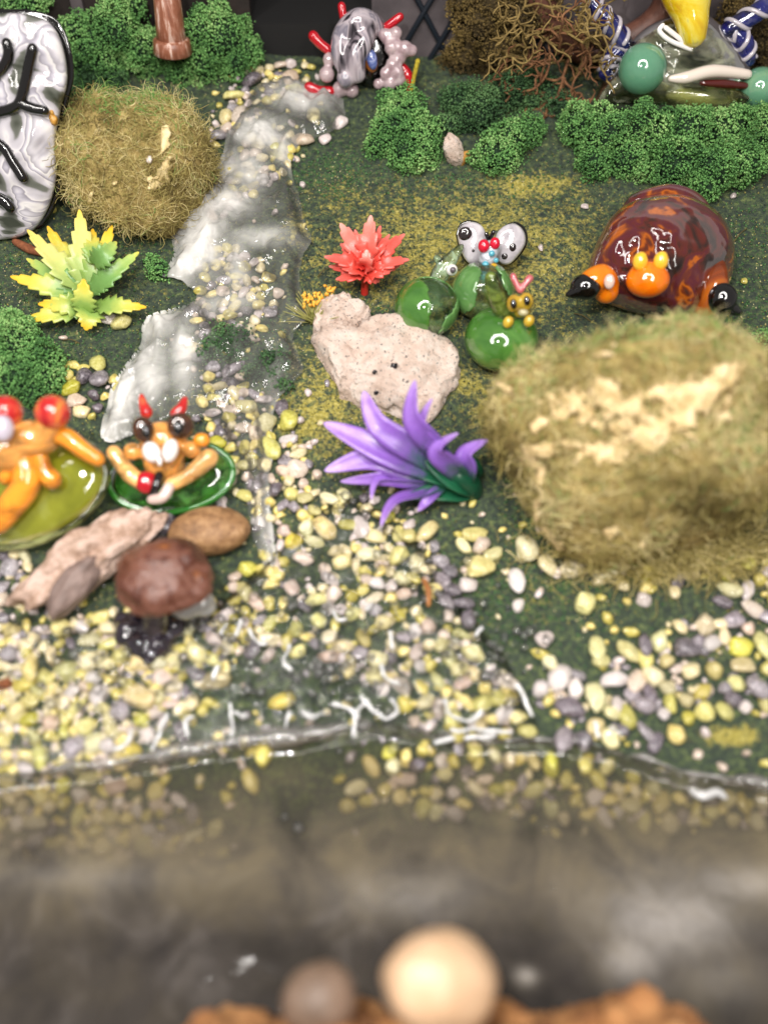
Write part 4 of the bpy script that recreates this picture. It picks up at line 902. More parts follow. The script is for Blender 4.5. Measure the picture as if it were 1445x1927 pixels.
m_red = glass('red_glass', [(.3, S(170, 18, 26)), (.5, S(216, 46, 44)), (.60, S(236, 100, 70)), (.72, S(248, 170, 70))], .25, 1.8, 1.2, sss=.3)
m_ruby = glass('ruby_glass', S(196, 18, 36), .2)
m_brn = glass('brown_glass', [(.3, S(58, 34, 22)), (.7, S(108, 68, 44))], .4, 2.)
def lens(name, pl, poly, tf, tb, mat, parent=None, nr=30, na=120, rid=0., rf=2., seed=1., ex=.5, off=0., cen=None, label=None, cat=None):
    """a rounded slab of glass with the given outline, tf thick to the front and tb to the back of its plane"""
    cx, cy_ = cen or (sum(p[0] for p in poly)/len(poly), sum(p[1] for p in poly)/len(poly))
    P3 = [Vector((x, y, 0)) for x, y in poly]; P3 = P3 + P3[:1]
    sm, _ = catmull(P3, [0]*len(P3), 5); sm = [(v.x, v.y) for v in sm]
    V, F = [], []
    def edge(a):
        lo, hi = 0., 700.
        for _ in range(22):
            m_ = (lo+hi)/2
            if inpoly(cx+math.cos(a)*m_, cy_+math.sin(a)*m_, sm): lo = m_
            else: hi = m_
        return lo
    E = [edge(2*math.pi*k/na) for k in range(na)]
    prof = [(math.sin(b), math.cos(b)) for b in np.linspace(0, math.pi, 2*nr+1)]
    V.append(None)
    for s, c in prof[1:-1]:
        for k in range(na):
            a = 2*math.pi*k/na; x, y = cx+math.cos(a)*E[k]*s**.9, cy_+math.sin(a)*E[k]*s**.9
            h = (tf if c > 0 else tb)*(abs(c)**ex)*(1 if c > 0 else -1)
            if rid: h += rid*noise.fractal(Vector((x*.012*rf+seed, y*.012*rf, seed)), 1, 2, 3)*min(1, (1-s)*4+.1)
            V.append(pl(x, y, h+off)[:])
    V[0] = pl(cx, cy_, tf+off)[:]; V.append(pl(cx, cy_, -tb+off)[:]); n = len(V)-1; R2 = len(prof)-2
    for k in range(na): F.append([0, 1+k, 1+(k+1) % na])
    for r in range(R2-1):
        for k in range(na): F.append([1+r*na+k, 1+(r+1)*na+k, 1+(r+1)*na+(k+1) % na, 1+r*na+(k+1) % na])
    for k in range(na): F.append([1+(R2-1)*na+(k+1) % na, 1+(R2-1)*na+k, n])
    o = mk(name, V, F, mat, parent); return o
def pxball(b, pl, px, py, r, off=0., ry=None, rz=None, sub=3, ang=0., amp=0., seed=0.):
    """ball of r photograph pixels in the plane of a figure, off cm to its front"""
    c = pl(px, py, off); k = cpx(c); n = (CAM-c).normalized(); x = R_.copy(); y = n.cross(x).normalized(); x = y.cross(n)
    x, y = x*math.cos(ang)+y*math.sin(ang), y*math.cos(ang)-x*math.sin(ang)
    Rm = Matrix((x, y, n)).transposed()
    return b.ball(c, (r*k, (ry or r)*k, (rz or min(r, ry or r))*k), sub, Rm, amp, 1.2, seed)
def pxtube(b, pl, pts, n=14, res=6):
    """pts: (px, py, radius px, off)"""
    P = [pl(p[0], p[1], p[3] if len(p) > 3 else 0.) for p in pts]
    return b.tube(P, [p[2]*cpx(q) for p, q in zip(pts, P)], n, res)
def B(pl, *a, **k): return pxball(MB(), pl, *a, **k)
def T(pl, pts, **k): return pxtube(MB(), pl, pts, **k)
# ---- milky slab with black branches, at the left edge
pl = Plane(at(30, 452), 22)
t = thing('glass_slab', 'tall milky grey glass slab with black branching lines, cut by the left edge', 'glass ornament', pl.b)
OUT = [(0, 24), (50, 26), (96, 44), (120, 90), (128, 150), (116, 205), (106, 262), (108, 330), (92, 392), (58, 438), (0, 452), (-70, 450), (-130, 400), (-150, 240), (-130, 90), (-70, 34)]
m_slab, t_, b_, o_ = nt('milky_swirl_glass')
s1 = tex(t_, 'noise', .42, 3., .5, 2.4, stretch=(.8, 1., 1.6, 0, .5, 0)); s2 = tex(t_, 'wave', .35, 2, .5, 14.)
rp = ramp(t_, [(.33, S(66, 70, 60)), (.39, S(112, 114, 106)), (.415, S(186, 182, 188)), (.455, S(206, 202, 208)), (.475, S(228, 224, 224)), (.485, S(150, 146, 156)), (.52, S(196, 192, 202)), (.545, S(226, 222, 222)), (.56, S(232, 229, 227)), (.57, S(168, 164, 172)), (.61, S(210, 206, 212)), (.65, S(232, 229, 227)), (.665, S(128, 130, 126)), (.74, S(84, 88, 78))], mth(t_, 'ADD', mth(t_, 'MULTIPLY', s1, .85), mth(t_, 'MULTIPLY', s2, .15)))
t_.links.new(rp.outputs[0], b_.inputs['Base Color']); b_.inputs['Roughness'].default_value = .08; b_.inputs['Transmission Weight'].default_value = .15
bump(t_, b_, mth(t_, 'ADD', s1, mth(t_, 'MULTIPLY', s2, .03)), .04, .3)
lens('slab', pl, OUT, .5, .35, m_slab, t, rid=.09, rf=1.1, seed=3., nr=44)
lens('black_edge', pl, [(x+(12 if x > 20 else 0), y-(7 if y < 240 else 0)) for x, y in OUT], .1, .5, m_black, t, off=-.32)
for q in ([(-5, 212, 9), (22, 205, 9), (38, 192, 9), (50, 150, 9), (56, 120, 9), (62, 92, 9)], [(38, 194, 9), (60, 203, 9), (84, 208, 8)], [(-10, 145, 9), (10, 122, 9), (17, 100, 9), (14, 82, 9)], [(-12, 264, 9), (10, 280, 9), (26, 306, 9), (44, 334, 9)], [(-14, 368, 10), (8, 378, 10), (20, 390, 9)]):
    T(pl, [(x, y, r*1.15, .50) for x, y, r in q]).build('black_branch', m_black, t)
g_ = MB(); pxball(g_, pl, 102, 225, 7, .35, 10, amp=.5, seed=3.); pxball(g_, pl, 98, 212, 4, .38, 5)
g_.build('gold_fleck', M('gold_fleck', S(190, 140, 60), rough=.4), t)
tag(MB().tube([at(30, 455, .06), at(55, 468, .1), at(80, 478, .08)], [.08, .11, .05], 8).build('bark_strip', M('reddish_bark', [(.3, S(96, 52, 30)), (.7, S(160, 96, 60))], 8, 4, rough=.85, bmp=.8, bscale=12)), 'strip of reddish bark under the milky glass slab', 'bark')
# ---- pink and grey creature with red prongs
pl = Plane(at(690, 178), 25)
t = thing('glass_creature', 'pink and grey swirled glass creature with red prongs and a blue bead', 'glass ornament', pl.b)
m_pink = glass('pinkish_grey_glass', [(.3, S(170, 142, 148)), (.5, S(206, 182, 186)), (.7, S(226, 208, 208))], .3, 2.2, 2., sss=.1, bmp=.2)
m_swirl, t_, b_, o_ = nt('grey_swirl_glass')
rp = ramp(t_, [(.36, S(40, 36, 42)), (.44, S(140, 130, 138)), (.5, S(196, 184, 190)), (.6, S(124, 120, 134)), (.72, S(212, 202, 206))], tex(t_, 'noise', .9, 2.5, .5, 1.0, stretch=(3.0, 3.0, .5, .2, .5, 0)))
t_.links.new(rp.outputs[0], b_.inputs['Base Color']); b_.inputs['Roughness'].default_value = .06; b_.inputs['Transmission Weight'].default_value = .15; b_.inputs['Coat Weight'].default_value = 1.; bump(t_, b_, tex(t_, 'noise', 1.2, 2, .5, 1., stretch=(2, 2, .5, .2, .5, 0)), .15, .08)
B(pl, 704, 108, 44, -.25, 56, 30, sub=4, amp=.08).build('black_core', m_black, t)
b = MB(); pxtube(b, pl, [(704, 50, 22, .05), (676, 42, 26, .3), (650, 66, 24, .25), (646, 104, 24, .3), (660, 134, 20, .35)]); pxtube(b, pl, [(690, 46, 22, .2), (684, 76, 22, .4), (668, 108, 22, .45), (672, 138, 18, .4)])
pxball(b, pl, 650, 148, 17, .4); fuse(b.build('swirl_band', m_swirl, t), .045, 4)
b = MB()
for (x, y, r, o_) in ((615, 140, 15, .15), (620, 112, 13, .1), (728, 66, 12, .2), (745, 62, 12, .25), (738, 90, 15, .25), (762, 92, 15, .3), (775, 95, 11, .3), (752, 108, 13, .25), (738, 122, 13, .3), (726, 138, 12, .3), (748, 136, 13, .3), (734, 156, 13, .25), (752, 150, 12, .25), (712, 158, 10, .2), (640, 168, 15, .05), (662, 170, 14, .1), (632, 178, 12, 0)): pxball(b, pl, x, y, r, o_)
pxtube(b, pl, [(718, 62, 10, .15), (740, 84, 12, .25), (772, 96, 10, .25)]); fuse(b.build('pink_lumps', m_pink, t), .035, 2)
for q in ([(643, 12, 8, .1), (647, 40, 7, .1)], [(752, 32, 8, .1), (735, 45, 8, .1), (712, 62, 8, 0)], [(590, 68, 10, 0), (602, 82, 9, 0), (618, 94, 9, 0)], [(582, 164, 10, .1), (600, 171, 9, .1), (622, 172, 9, .1)], [(758, 128, 9, .1), (768, 145, 11, .1), (772, 166, 9, .05)]): T(pl, q, res=2).build('red_prong', m_ruby, t)
b = B(pl, 700, 112, 10, .42, 18, 8, ang=.2); b.build('opal_bead', glass('opal_glass', [(.35, S(40, 48, 96)), (.55, S(92, 110, 170)), (.75, S(196, 200, 226))], .1, 4.), t)
B(pl, 698, 114, 13, .33, 21, 8, ang=.2).build('bead_rim', glass('amber_rim', S(150, 90, 40), .2), t)
tag(MB().tube([at(772, 190, .1), at(778, 150, .5), at(786, 115, .8)], [.045, .05, .06], 8).build('yellow_twig', M('yellow_flock', [(.3, S(120, 104, 20)), (.7, S(200, 180, 50))], 16, 4, rough=.9, bmp=1., bscale=20)), 'short fuzzy yellow twig right of the pink and grey glass creature', 'twig')
# ---- clear creature with green marbles, yellow neck and blue arms
pl = Plane(at(1270, 208), 25)
t = thing('glass_creature', 'large clear glass creature with two green marbles, yellow neck and blue twisted arms', 'glass ornament', pl.b)
m_clr2 = clear('clear_lamp_glass', (.95, .97, .88, 1), .6, 1.5, .42, S(206, 208, 180))
lens('clear_body', pl, [(1115, 196), (1122, 172), (1150, 132), (1176, 92), (1202, 62), (1242, 36), (1292, 22), (1340, 32), (1378, 66), (1402, 102), (1413, 132), (1408, 162), (1385, 186), (1345, 200), (1260, 208), (1170, 207), (1128, 206)], .75, .5, m_clr2, t, rid=.06, seed=5., ex=.6)
b = MB(); pxball(b, pl, 1262, 178, 140, .2, 24, 40, sub=4, ang=-.05); b.build('foot_rim', clear('yellowish_glass', (.88, .90, .62, 1), .5, 1.5, .35, S(196, 200, 110)), t)
for (x, y, r, o_) in ((1208, 130, 45, .75), (1428, 166, 37, .35)):
    B(pl, x, y, r, o_, sub=5).build('green_marble', glass('jade_glass', [(.3, S(90, 146, 116)), (.6, S(106, 158, 126)), (.8, S(152, 186, 138))], .12, .7, sss=.15), t)
T(pl, [(1288, -70, 56, .5), (1292, -20, 50, .6), (1300, 30, 33, .75), (1304, 62, 26, .8)], n=24).build('yellow_neck', glass('yellow_glass', [(.32, S(226, 176, 20)), (.5, S(246, 214, 40)), (.64, S(250, 232, 96)), (.74, S(200, 190, 120))], .25, .9, 2.5), t)
m_blue = glass('blue_twist_glass', [(.34, S(14, 16, 62)), (.44, S(34, 40, 120)), (.49, S(210, 202, 212)), (.56, S(178, 172, 190)), (.60, S(24, 26, 84)), (.7, S(14, 15, 50))], .25, 1.6, 1., kind='noise', stretch=(1.2, 1.2, .4, .5, .6, 0))
m_navy = glass('navy_glass', [(.35, S(12, 13, 50)), (.55, S(30, 36, 120)), (.7, S(90, 92, 130))], .3, 2.)
m_thread = glass('pale_thread_glass', S(214, 206, 214), .3)
for q in ([(1106, -6, 15, .3), (1124, 20, 18, .35), (1150, 50, 19, .35), (1172, 78, 17, .3)], [(1172, 84, 16, .2), (1150, 110, 15, .2), (1140, 136, 15, .25)], [(1470, -10, 17, .3), (1420, 26, 18, .3), (1372, 54, 17, .25)], [(1372, 56, 15, .2), (1400, 78, 16, .25), (1408, 112, 13, .2)]):
    am = T(pl, q).build('blue_arm', m_navy, t)
    P_, r_ = catmull([pl(x, y, o_) for x, y, r, o_ in q], [r for x, y, r, o_ in q], 16)
    for ph in (0., math.pi):
        hp = []
        for k, (a_, rr) in enumerate(zip(P_, r_)):
            tg = (P_[min(k+1, len(P_)-1)] - P_[max(k-1, 0)]).normalized(); u_ = tg.cross(pl.n).normalized(); v_ = tg.cross(u_); an = ph + k*.30
            hp.append(a_ + (u_*math.cos(an) + v_*math.sin(an))*rr*cpx(a_)*.97)
        h_ = MB().tube(hp, .055, 7, 1).build('pale_thread', m_thread, am)
T(pl, [(1262, 148, 6, .78), (1290, 146, 11, .8), (1340, 134, 12, .75), (1405, 140, 9, .6)]).build('white_stripe', glass('cream_glass', S(236, 222, 208), .1), t)
T(pl, [(1320, 156, 5, .7), (1360, 158, 8, .68), (1404, 162, 6, .55)]).build('maroon_stripe', glass('maroon_glass', S(86, 22, 20), .2), t)
b = MB(); ring = [(1238+14, 52), (1262, 60), (1290, 82), (1300, 92), (1282, 86), (1256, 74), (1240, 58), (1246, 48)]
b.tube([pl(x, y, .82) for x, y in ring], .055, 8, 5); b.build('white_loop', m_white, t)
B(pl, 1276, 70, 16, .76, 7, 5, ang=-.5).build('mouth', glass('maroon_glass', S(86, 22, 20), .2), t)
# ---- amber turtle
pl = Plane(at(1235, 590), 40)
t = thing('glass_turtle', 'amber and brown glass turtle with an orange head and black tipped flippers', 'glass ornament', pl.b)
m_amber, t_, b_, o_ = nt('amber_swirl_glass')
s1 = tex(t_, 'noise', .62, 3.5, .5, 1.8, stretch=(1, 1.2, 1.6))
rp = ramp(t_, [(.28, S(18, 13, 12)), (.36, S(58, 40, 36)), (.43, S(98, 44, 36)), (.48, S(94, 40, 50)), (.53, S(112, 54, 38)), (.57, S(196, 104, 30)), (.61, S(116, 52, 26)), (.66, S(66, 46, 42)), (.74, S(40, 28, 26))], s1)
t_.links.new(rp.outputs[0], b_.inputs['Base Color']); b_.inputs['Roughness'].default_value = .04; b_.inputs['Transmission Weight'].default_value = .3; bump(t_, b_, tex(t_, 'noise', .9, 2, .4), .4, .25)
lens('shell', pl, [(1102, 522), (1112, 480), (1130, 440), (1150, 408), (1185, 380), (1235, 366), (1285, 366), (1330, 384), (1362, 412), (1380, 455), (1380, 500), (1370, 540), (1345, 580), (1290, 596), (1200, 590), (1130, 566)], 1.0, .3, m_amber, t, rid=.10, rf=1.2, seed=9., ex=.7)
lens('tail_lobe', pl, [(1165, 400), (1185, 368), (1230, 350), (1270, 346), (1310, 360), (1335, 388), (1320, 420), (1250, 430), (1190, 425)], .3, .2, m_amber, t, off=-.1)
b = MB(); pxball(b, pl, 1218, 527, 41, 1.15, 34, 34); pxball(b, pl, 1218, 508, 32, 1.2, 16, 20); pxtube(b, pl, [(1218, 515, 34, .5), (1218, 525, 34, 1.1)]); fuse(b.build('head', glass('bright_orange_glass', [(.3, S(240, 100, 4)), (.7, S(252, 140, 20))], .1, 1.2, sss=.1), t), .04, 5)
for (x, y) in ((1204, 492), (1243, 491)):
    B(pl, x, y, 14, 1.35, 18, 13, amp=.06).build('eye', glass('yellow_eye_glass', [(.3, S(246, 180, 30)), (.7, S(252, 206, 70))], .1, 2.), t)
m_or3 = glass('flipper_glass', [(.3, S(96, 38, 20)), (.5, S(170, 78, 24)), (.7, S(226, 126, 34))], .4, .8, 1.)
b = MB(); pxtube(b, pl, [(1148, 534, 18, .8), (1132, 522, 26, .95), (1108, 532, 24, 1.0)]); pxball(b, pl, 1140, 548, 24, .8); fuse(b.build('flipper', glass('bright_orange_glass2', [(.3, S(236, 112, 10)), (.7, S(250, 146, 24))], .15, 1.2), t), .04, 5)
b = MB(); pxtube(b, pl, [(1350, 505, 18, .6), (1345, 535, 26, .75), (1340, 566, 26, .8), (1325, 584, 20, .7)]); fuse(b.build('flipper', m_or3, t), .04, 5)
b = MB(); pxball(b, pl, 1101, 540, 30, 1.05, 25, 22); pxtube(b, pl, [(1095, 545, 19, 1.05), (1078, 552, 11, 1.05), (1066, 554, 5, 1.05)]); fuse(b.build('flipper_tip', m_black, t), .035, 4)
b = MB(); pxball(b, pl, 1358, 562, 28, 1.02, 30, 22); pxtube(b, pl, [(1364, 570, 20, 1.02), (1382, 584, 11, 1.0), (1394, 590, 5, .95)]); fuse(b.build('flipper_tip', m_black, t), .035, 4)
pxt = MB(); pxball(pxt, pl, 1146, 530, 10, 1.28, 14, 6); pxt.build('white_spot', glass('pearly_spot', S(226, 200, 186), .2), t)
# ---- the cluster of green beads
def shell(parent, c, r, axis, ang, mat, name='green_petal', k=1.03):
    V, F = ICO[5]; ax_ = Vector(axis).normalized(); V = np.array(V)
    d = V @ np.array(ax_) + np.array([.10*noise.noise(Vector(v)*2.2) for v in V])
    keep = d > math.cos(math.radians(ang)); mp = -np.ones(len(V), int); mp[keep] = np.arange(keep.sum())
    F2 = [[int(mp[i]) for i in f] for f in F if all(keep[i] for i in f)]
    P = V[keep]*np.array(r)*k + np.array(c)
    o = mk(name, P, F2, mat, parent); s = o.modifiers.new('thick', 'SOLIDIFY'); s.thickness = .06; s.offset = -1; return o
m_grn = glass('green_glass', [(.3, S(60, 108, 42)), (.5, S(84, 134, 56)), (.7, S(108, 154, 76))], .12, .9, 1., sss=.05)
m_grnl = glass('light_green_glass', [(.3, S(88, 140, 72)), (.6, S(124, 174, 100))], .3, 1.2, 1.)
m_gclear = clear('smoky_green_glass', (.78, .88, .74, 1), .5, 1.5, .28, S(130, 166, 116))
def bead(label, px, py, rx, ry, petals, seed):
    c0 = at(px, py + ry*.6, 0); k = cpx(c0); r = (rx*k, rx*k, ry*k*1.02); c = at(px, py, ry*k*.80)
    t = thing('glass_bead', label, 'bead', c - Vector((0, 0, r[2]*.98)))
    MB().ball(c, r, 5).build('glass_core', m_gclear if petals else m_grn, t)
    for ax_, a in petals: shell(t, c, r, ax_, a, m_grnl if a < 70 else m_grn)
    return t, c
bead('green glass pod with a dark open hollow, leftmost of the three green beads', 803, 578, 58, 50, [((-1, -.3, .15), 78), ((.9, -.35, -.35), 46), ((.2, .9, .2), 50)], 1)
bead('green and clear glass bead under the butterfly, rearmost of the three green beads', 908, 548, 56, 50, [((-1, -.1, .3), 62), ((.9, .3, .2), 58)], 2)
tb, cb = bead('solid bright green glass bead with the yellow eyed creature on it, frontmost of the three', 943, 637, 68, 54, [], 3)
# butterfly
pl = Plane(at(918, 548), 35); pl.b += pl.n*.1
t = thing('glass_butterfly', 'black and white spotted glass butterfly with red eyes above the green beads', 'glass ornament', pl.b)
m_wing = glass('pearly_glass', [(.3, S(176, 168, 176)), (.5, S(220, 214, 220)), (.7, S(240, 236, 238))], .3, 2., 1.5)
WL = [(860, 445), (868, 424), (888, 417), (908, 426), (916, 450), (912, 480), (900, 496), (882, 496), (868, 476)]
WR = [(924, 462), (936, 436), (954, 422), (972, 422), (986, 436), (988, 458), (974, 482), (956, 498), (938, 492)]
for wq, dx in ((WL, -3), (WR, 4)):
    wg = lens('wing', pl, wq, .22, .1, m_wing, t, na=60, nr=10)
    lens('wing_rim', pl, [(x+dx, y-3 if y < 450 else y) for x, y in wq], .05, .2, m_black, wg, na=60, nr=8, off=-.07).matrix_parent_inverse = Matrix()
m_spot = glass('dark_spot_glass', S(38, 30, 32), .1)
for (x, y, r) in ((875, 440, 13), (889, 471, 6), (962, 465, 9), (949, 482, 6)): B(pl, x, y, r, .19, r, r*.4).build('wing_spot', m_spot, t)
for (x, y) in ((915, 441), (928, 437)): T(pl, [(920, 455, 3, .2), (x, y, 4.5, .3)], res=1).build('antenna', m_black, t)
m_pearl = clear('pale_blue_glass', (.9, .94, .97, 1), .5, 1.55, .85, S(214, 218, 228), 2., .34, .6)
b = MB(); pxball(b, pl, 921, 470, 20, .38, 18, 18); pxball(b, pl, 917, 488, 17, .4, 18, 16); pxball(b, pl, 915, 508, 12, .42, 12); fuse(b.build('body', m_pearl, t), .03, 4)
for (x, y, r) in ((910, 463, 11), (931, 458, 10)): B(pl, x, y, r, .55, r*1.15, r*.8).build('eye', glass('bright_red_glass', S(206, 14, 50), .1), t)
m_ltb = glass('sky_blue_glass', S(96, 184, 206), .2)
for (x, y, r) in ((913, 498, 7), (933, 490, 5), (945, 529, 7), (909, 525, 8), (925, 477, 6)): B(pl, x, y, r, .58, sub=3).build('blue_dot', m_ltb, t)
B(pl, 928, 507, 10, .55, 12, 8).build('yellow_patch', glass('honey_glass', S(232, 176, 40), .3), t)
# pale caterpillar
pl2 = Plane(at(815, 560), 35); pl2.b += pl2.n*.25
t = thing('glass_caterpillar', 'pale green clear glass caterpillar rising from the leftmost green pod', 'glass ornament', pl2(818, 545))
m_pale = clear('pale_green_glass', (.84, .94, .82, 1), .55, 1.55, .65, S(196, 222, 190), 2., .40, .66)
b = MB(); pxtube(b, pl2, [(868, 464, 6, .1), (856, 478, 11, .15), (842, 496, 16, .2), (828, 516, 18, .2), (816, 540, 14, .1)]); pxball(b, pl2, 822, 487, 8, .3); pxball(b, pl2, 820, 530, 14, .3, 12); fuse(b.build('body', m_pale, t), .03, 4)
e = B(pl2, 850, 508, 11, .38); e.build('eye', m_white, t); B(pl2, 852, 508, 6, .52).build('pupil', glass('grey_pupil', S(92, 84, 92), .1), t)
# creature with yellow eyes
pl3 = Plane(cb + Vector((.25, .3, .1)), 30); pl3.b += pl3.n*.5
t = thing('glass_caterpillar', 'yellow eyed glass caterpillar with pink antennae perched on the front green bead', 'glass ornament', pl3(965, 600))
m_oliv = clear('olive_glass', (.72, .80, .45, 1), .45, 1.55, .8, S(126, 146, 66), 1.6, .36, .6)
b = MB(); pxtube(b, pl3, [(924, 522, 13, .2), (930, 550, 18, .15), (942, 576, 19, .1), (960, 592, 15, .1)]); fuse(b.build('tail', m_oliv, t), .03, 4)
m_yel = glass('mustard_glass', [(.3, S(176, 136, 40)), (.6, S(222, 188, 60))], .25, 2.)
b = MB(); pxball(b, pl3, 966, 571, 14, .25, 17); pxball(b, pl3, 990, 567, 14, .25, 17); pxball(b, pl3, 980, 586, 18, .15, 12); fuse(b.build('head', m_yel, t), .028, 3)
for (x, y) in ((966, 572), (991, 566)): B(pl3, x, y, 6, .50, 9, 4, ang=.15).build('eye', m_black, t)
m_pk = glass('pink_glass', [(.3, S(214, 92, 104)), (.7, S(236, 150, 150))], .35, 3.)
b = MB(); pxtube(b, pl3, [(965, 520, 7, .1), (970, 532, 6, .15), (978, 546, 7, .15)]); pxtube(b, pl3, [(996, 524, 8, .1), (988, 534, 6, .15), (979, 546, 7, .15)]); fuse(b.build('antennae', m_pk, t), .025, 3)
for (x, y) in ((956, 606), (995, 604)): B(pl3, x, y, 10, .35, 12, 8, ang=-.5).build('foot', m_yel, t)
B(pl3, 984, 588, 10, .3, 7, 6).build('beak', glass('pale_beak_glass', S(206, 196, 150), .3), t)
# ---- right lily pad with the grinning creature
pl = Plane(at(322, 925, .30), 58)
pad = thing('glass_lily_pad', 'small green glass lily pad under the grinning glass creature', 'lily pad', pl(322, 930, -.2))
m_pad = clear('green_pad_glass', (.55, .85, .50, 1), .5, 1.5, .75, S(96, 160, 76))
def ell(cx, cy_, rx, ry, a, n=20): return [(cx+rx*math.cos(u)*math.cos(a)-ry*math.sin(u)*math.sin(a), cy_+rx*math.cos(u)*math.sin(a)+ry*math.sin(u)*math.cos(a)) for u in [2*math.pi*k/n for k in range(n)]]
lens('pad', pl, ell(322, 895, 118, 66, -.12), .3, .22, m_pad, pad, ex=.8)
P_ = [pl(x, y, .06) for x, y in ell(322, 897, 117, 66, -.12, 40)]; MB().tube(P_+P_[:1], .07, 8, 2, False).build('rim', glass('leaf_green_glass', S(52, 128, 44), .3), pad)
t = thing('glass_creature', 'grinning orange glass creature with brown eyes and white cheeks on the small lily pad', 'glass ornament', pl(310, 900))
b = MB(); pxball(b, pl, 308, 828, 44, .55, 36, 34); pxball(b, pl, 310, 868, 40, .35, 40, 34); pxball(b, pl, 362, 846, 18, .5); pxball(b, pl, 250, 850, 18, .45); fuse(b.build('body', m_or2, t), .04, 5)
for (x, y, rx, ry, a) in ((270, 808, 20, 25, .2), (340, 801, 25, 25, 0)):
    e = B(pl, x, y, rx, .95, ry, 12, ang=a).build('eye', m_brn, t); B(pl, x+6 if x < 300 else x-4, y+5, rx*.42, 1.18, ry*.55, 6, ang=a).build('pupil', m_black, e).matrix_parent_inverse = Matrix()
for (x, y, rx, ry, a) in ((286, 851, 17, 21, .4), (321, 848, 15, 23, -.25)): B(pl, x, y, rx, 1.0, ry, 14, ang=a).build('cheek', m_white, t)
B(pl, 301, 868, 5, 1.08, 9, 5).build('tooth', m_white, t)
for q in ([(276, 775, 13), (270, 760, 9), (267, 746, 6)], [(333, 778, 13), (342, 768, 11), (348, 752, 7)]): fuse(T(pl, [(x, y, r, .7) for x, y, r in q]).build('ear', m_red, t), .03, 3)
B(pl, 380, 828, 16, .65, 14).build('side_knob', m_or, t)
for q in ([(215, 852, 15), (228, 872, 15), (246, 893, 17), (266, 908, 16)], [(393, 862, 19), (374, 880, 17), (350, 898, 14), (322, 912, 14)]): fuse(T(pl, [(x, y, r, .6) for x, y, r in q]).build('arm', m_peach, t), .03, 4)
B(pl, 277, 908, 22, .62, 22, 16).build('red_heart', m_ruby, t)
T(pl, [(300, 895, 9, .68), (294, 915, 9, .72), (286, 934, 7, .6)]).build('black_curl', m_black, t)
T(pl, [(286, 940, 9, .66), (306, 936, 11, .74), (318, 918, 11, .74)]).build('white_paw', glass('pink_white_glass', S(232, 206, 196), .15), t)
# ---- left lily pad with the frog
pl = Plane(at(60, 985, .55), 52)
pad = thing('glass_lily_pad', 'large yellow green glass lily pad under the orange frog, cut by the left edge', 'lily pad', pl(60, 960, -.2))
m_pad2 = glass('olive_pad_glass', [(.3, S(136, 142, 24)), (.5, S(168, 172, 48)), (.66, S(196, 204, 110))], .45, .55, .8)
lens('pad', pl, ell(52, 925, 152, 92, -.36), .34, .26, m_pad2, pad, ex=.8)
P_ = [pl(x, y, .0) for x, y in ell(52, 926, 154, 94, -.36, 40)]; MB().tube(P_+P_[:1], .09, 8, 2, False).build('rim', clear('clear_rim_glass', (.90, .94, .70, 1), .5, 1.5, .4, S(206, 210, 140)), pad)
t = thing('glass_frog', 'orange glass frog with red ball eyes on the large lily pad at the left edge', 'glass ornament', pl(50, 880))
b = MB(); pxball(b, pl, 62, 826, 52, .75, 36, 36); pxball(b, pl, 20, 850, 50, .7, 40, 40); pxtube(b, pl, [(80, 820, 26, .8), (92, 800, 24, .95)]); pxtube(b, pl, [(20, 815, 26, .8), (14, 795, 24, .95)]); fuse(b.build('body', m_or2, t), .04, 5)
for q in ([(104, 815, 20), (130, 826, 19), (158, 848, 17), (184, 864, 15)], [(60, 842, 17), (76, 862, 16), (84, 884, 16), (98, 902, 20)], [(44, 858, 22), (52, 905, 28), (28, 945, 27), (-6, 985, 24)], [(34, 845, 12), (22, 875, 12), (10, 900, 13)]): fuse(T(pl, [(x, y, r, .75-.0012*(y-815)) for x, y, r in q]).build('leg', m_or, t), .035, 4)
for (x, y, r) in ((100, 776, 33), (12, 775, 31)): B(pl, x, y, r, 1.05, sub=4).build('eye', m_red, t)
B(pl, 6, 806, 20, 1.35, 26, 16).build('muzzle', glass('lilac_white_glass', S(214, 206, 220), .25), t)
# ---- mushroom
sb, st = at(292, 1192), at(305, 1090, 1.25)
t = thing('mushroom', 'brown stone topped mushroom on a dark glass stem in the gravel', 'mushroom', sb)
m_cap = M('brown_stone_cap', [(.30, S(48, 25, 20)), (.44, S(88, 50, 38)), (.54, S(118, 78, 64)), (.60, S(90, 52, 40)), (.70, S(168, 104, 54))], 1.7, 7, rough=.3, bmp=.8, bscale=4, bdist=.08, dist=.6)
cc = at(308, 1080, 1.35); V, F = ICO[5]
P = []
for v in V:
    v = Vector(v); k = 1 + .12*noise.fractal(v*1.3 + Vector((2, 5, 1)), 1, 2, 3) + .03*noise.noise(v*5)
    z = (abs(v.z)**1.25)*.60 if v.z > 0 else v.z*.28
    P.append((cc.x + v.x*.83*k, cc.y + v.y*.76*k, cc.z - .1 + z*k))
mk('cap', P, F, m_cap, t)
MB().tube([sb, sb.lerp(st, .5), st], [.34, .22, .28], 20, 5).build('stem', glass('smoky_purple_glass', [(.3, S(30, 24, 32)), (.55, S(74, 62, 72)), (.75, S(170, 150, 156))], .4, 1.5, 1.), t)
b = MB()
for (x, y, r) in ((240, 1190, 26), (262, 1215, 24), (300, 1215, 26), (285, 1235, 20), (232, 1170, 18), (330, 1180, 22), (256, 1165, 16)): b.ball(at(x, y, .12), r*cpx(at(x, y)), 3, None, .2, 1.5, x)
fuse(b.build('dark_foot', glass('dark_purple_glass', [(.3, S(20, 17, 22)), (.7, S(58, 50, 60))], .1, 3.), t), .04, 3)
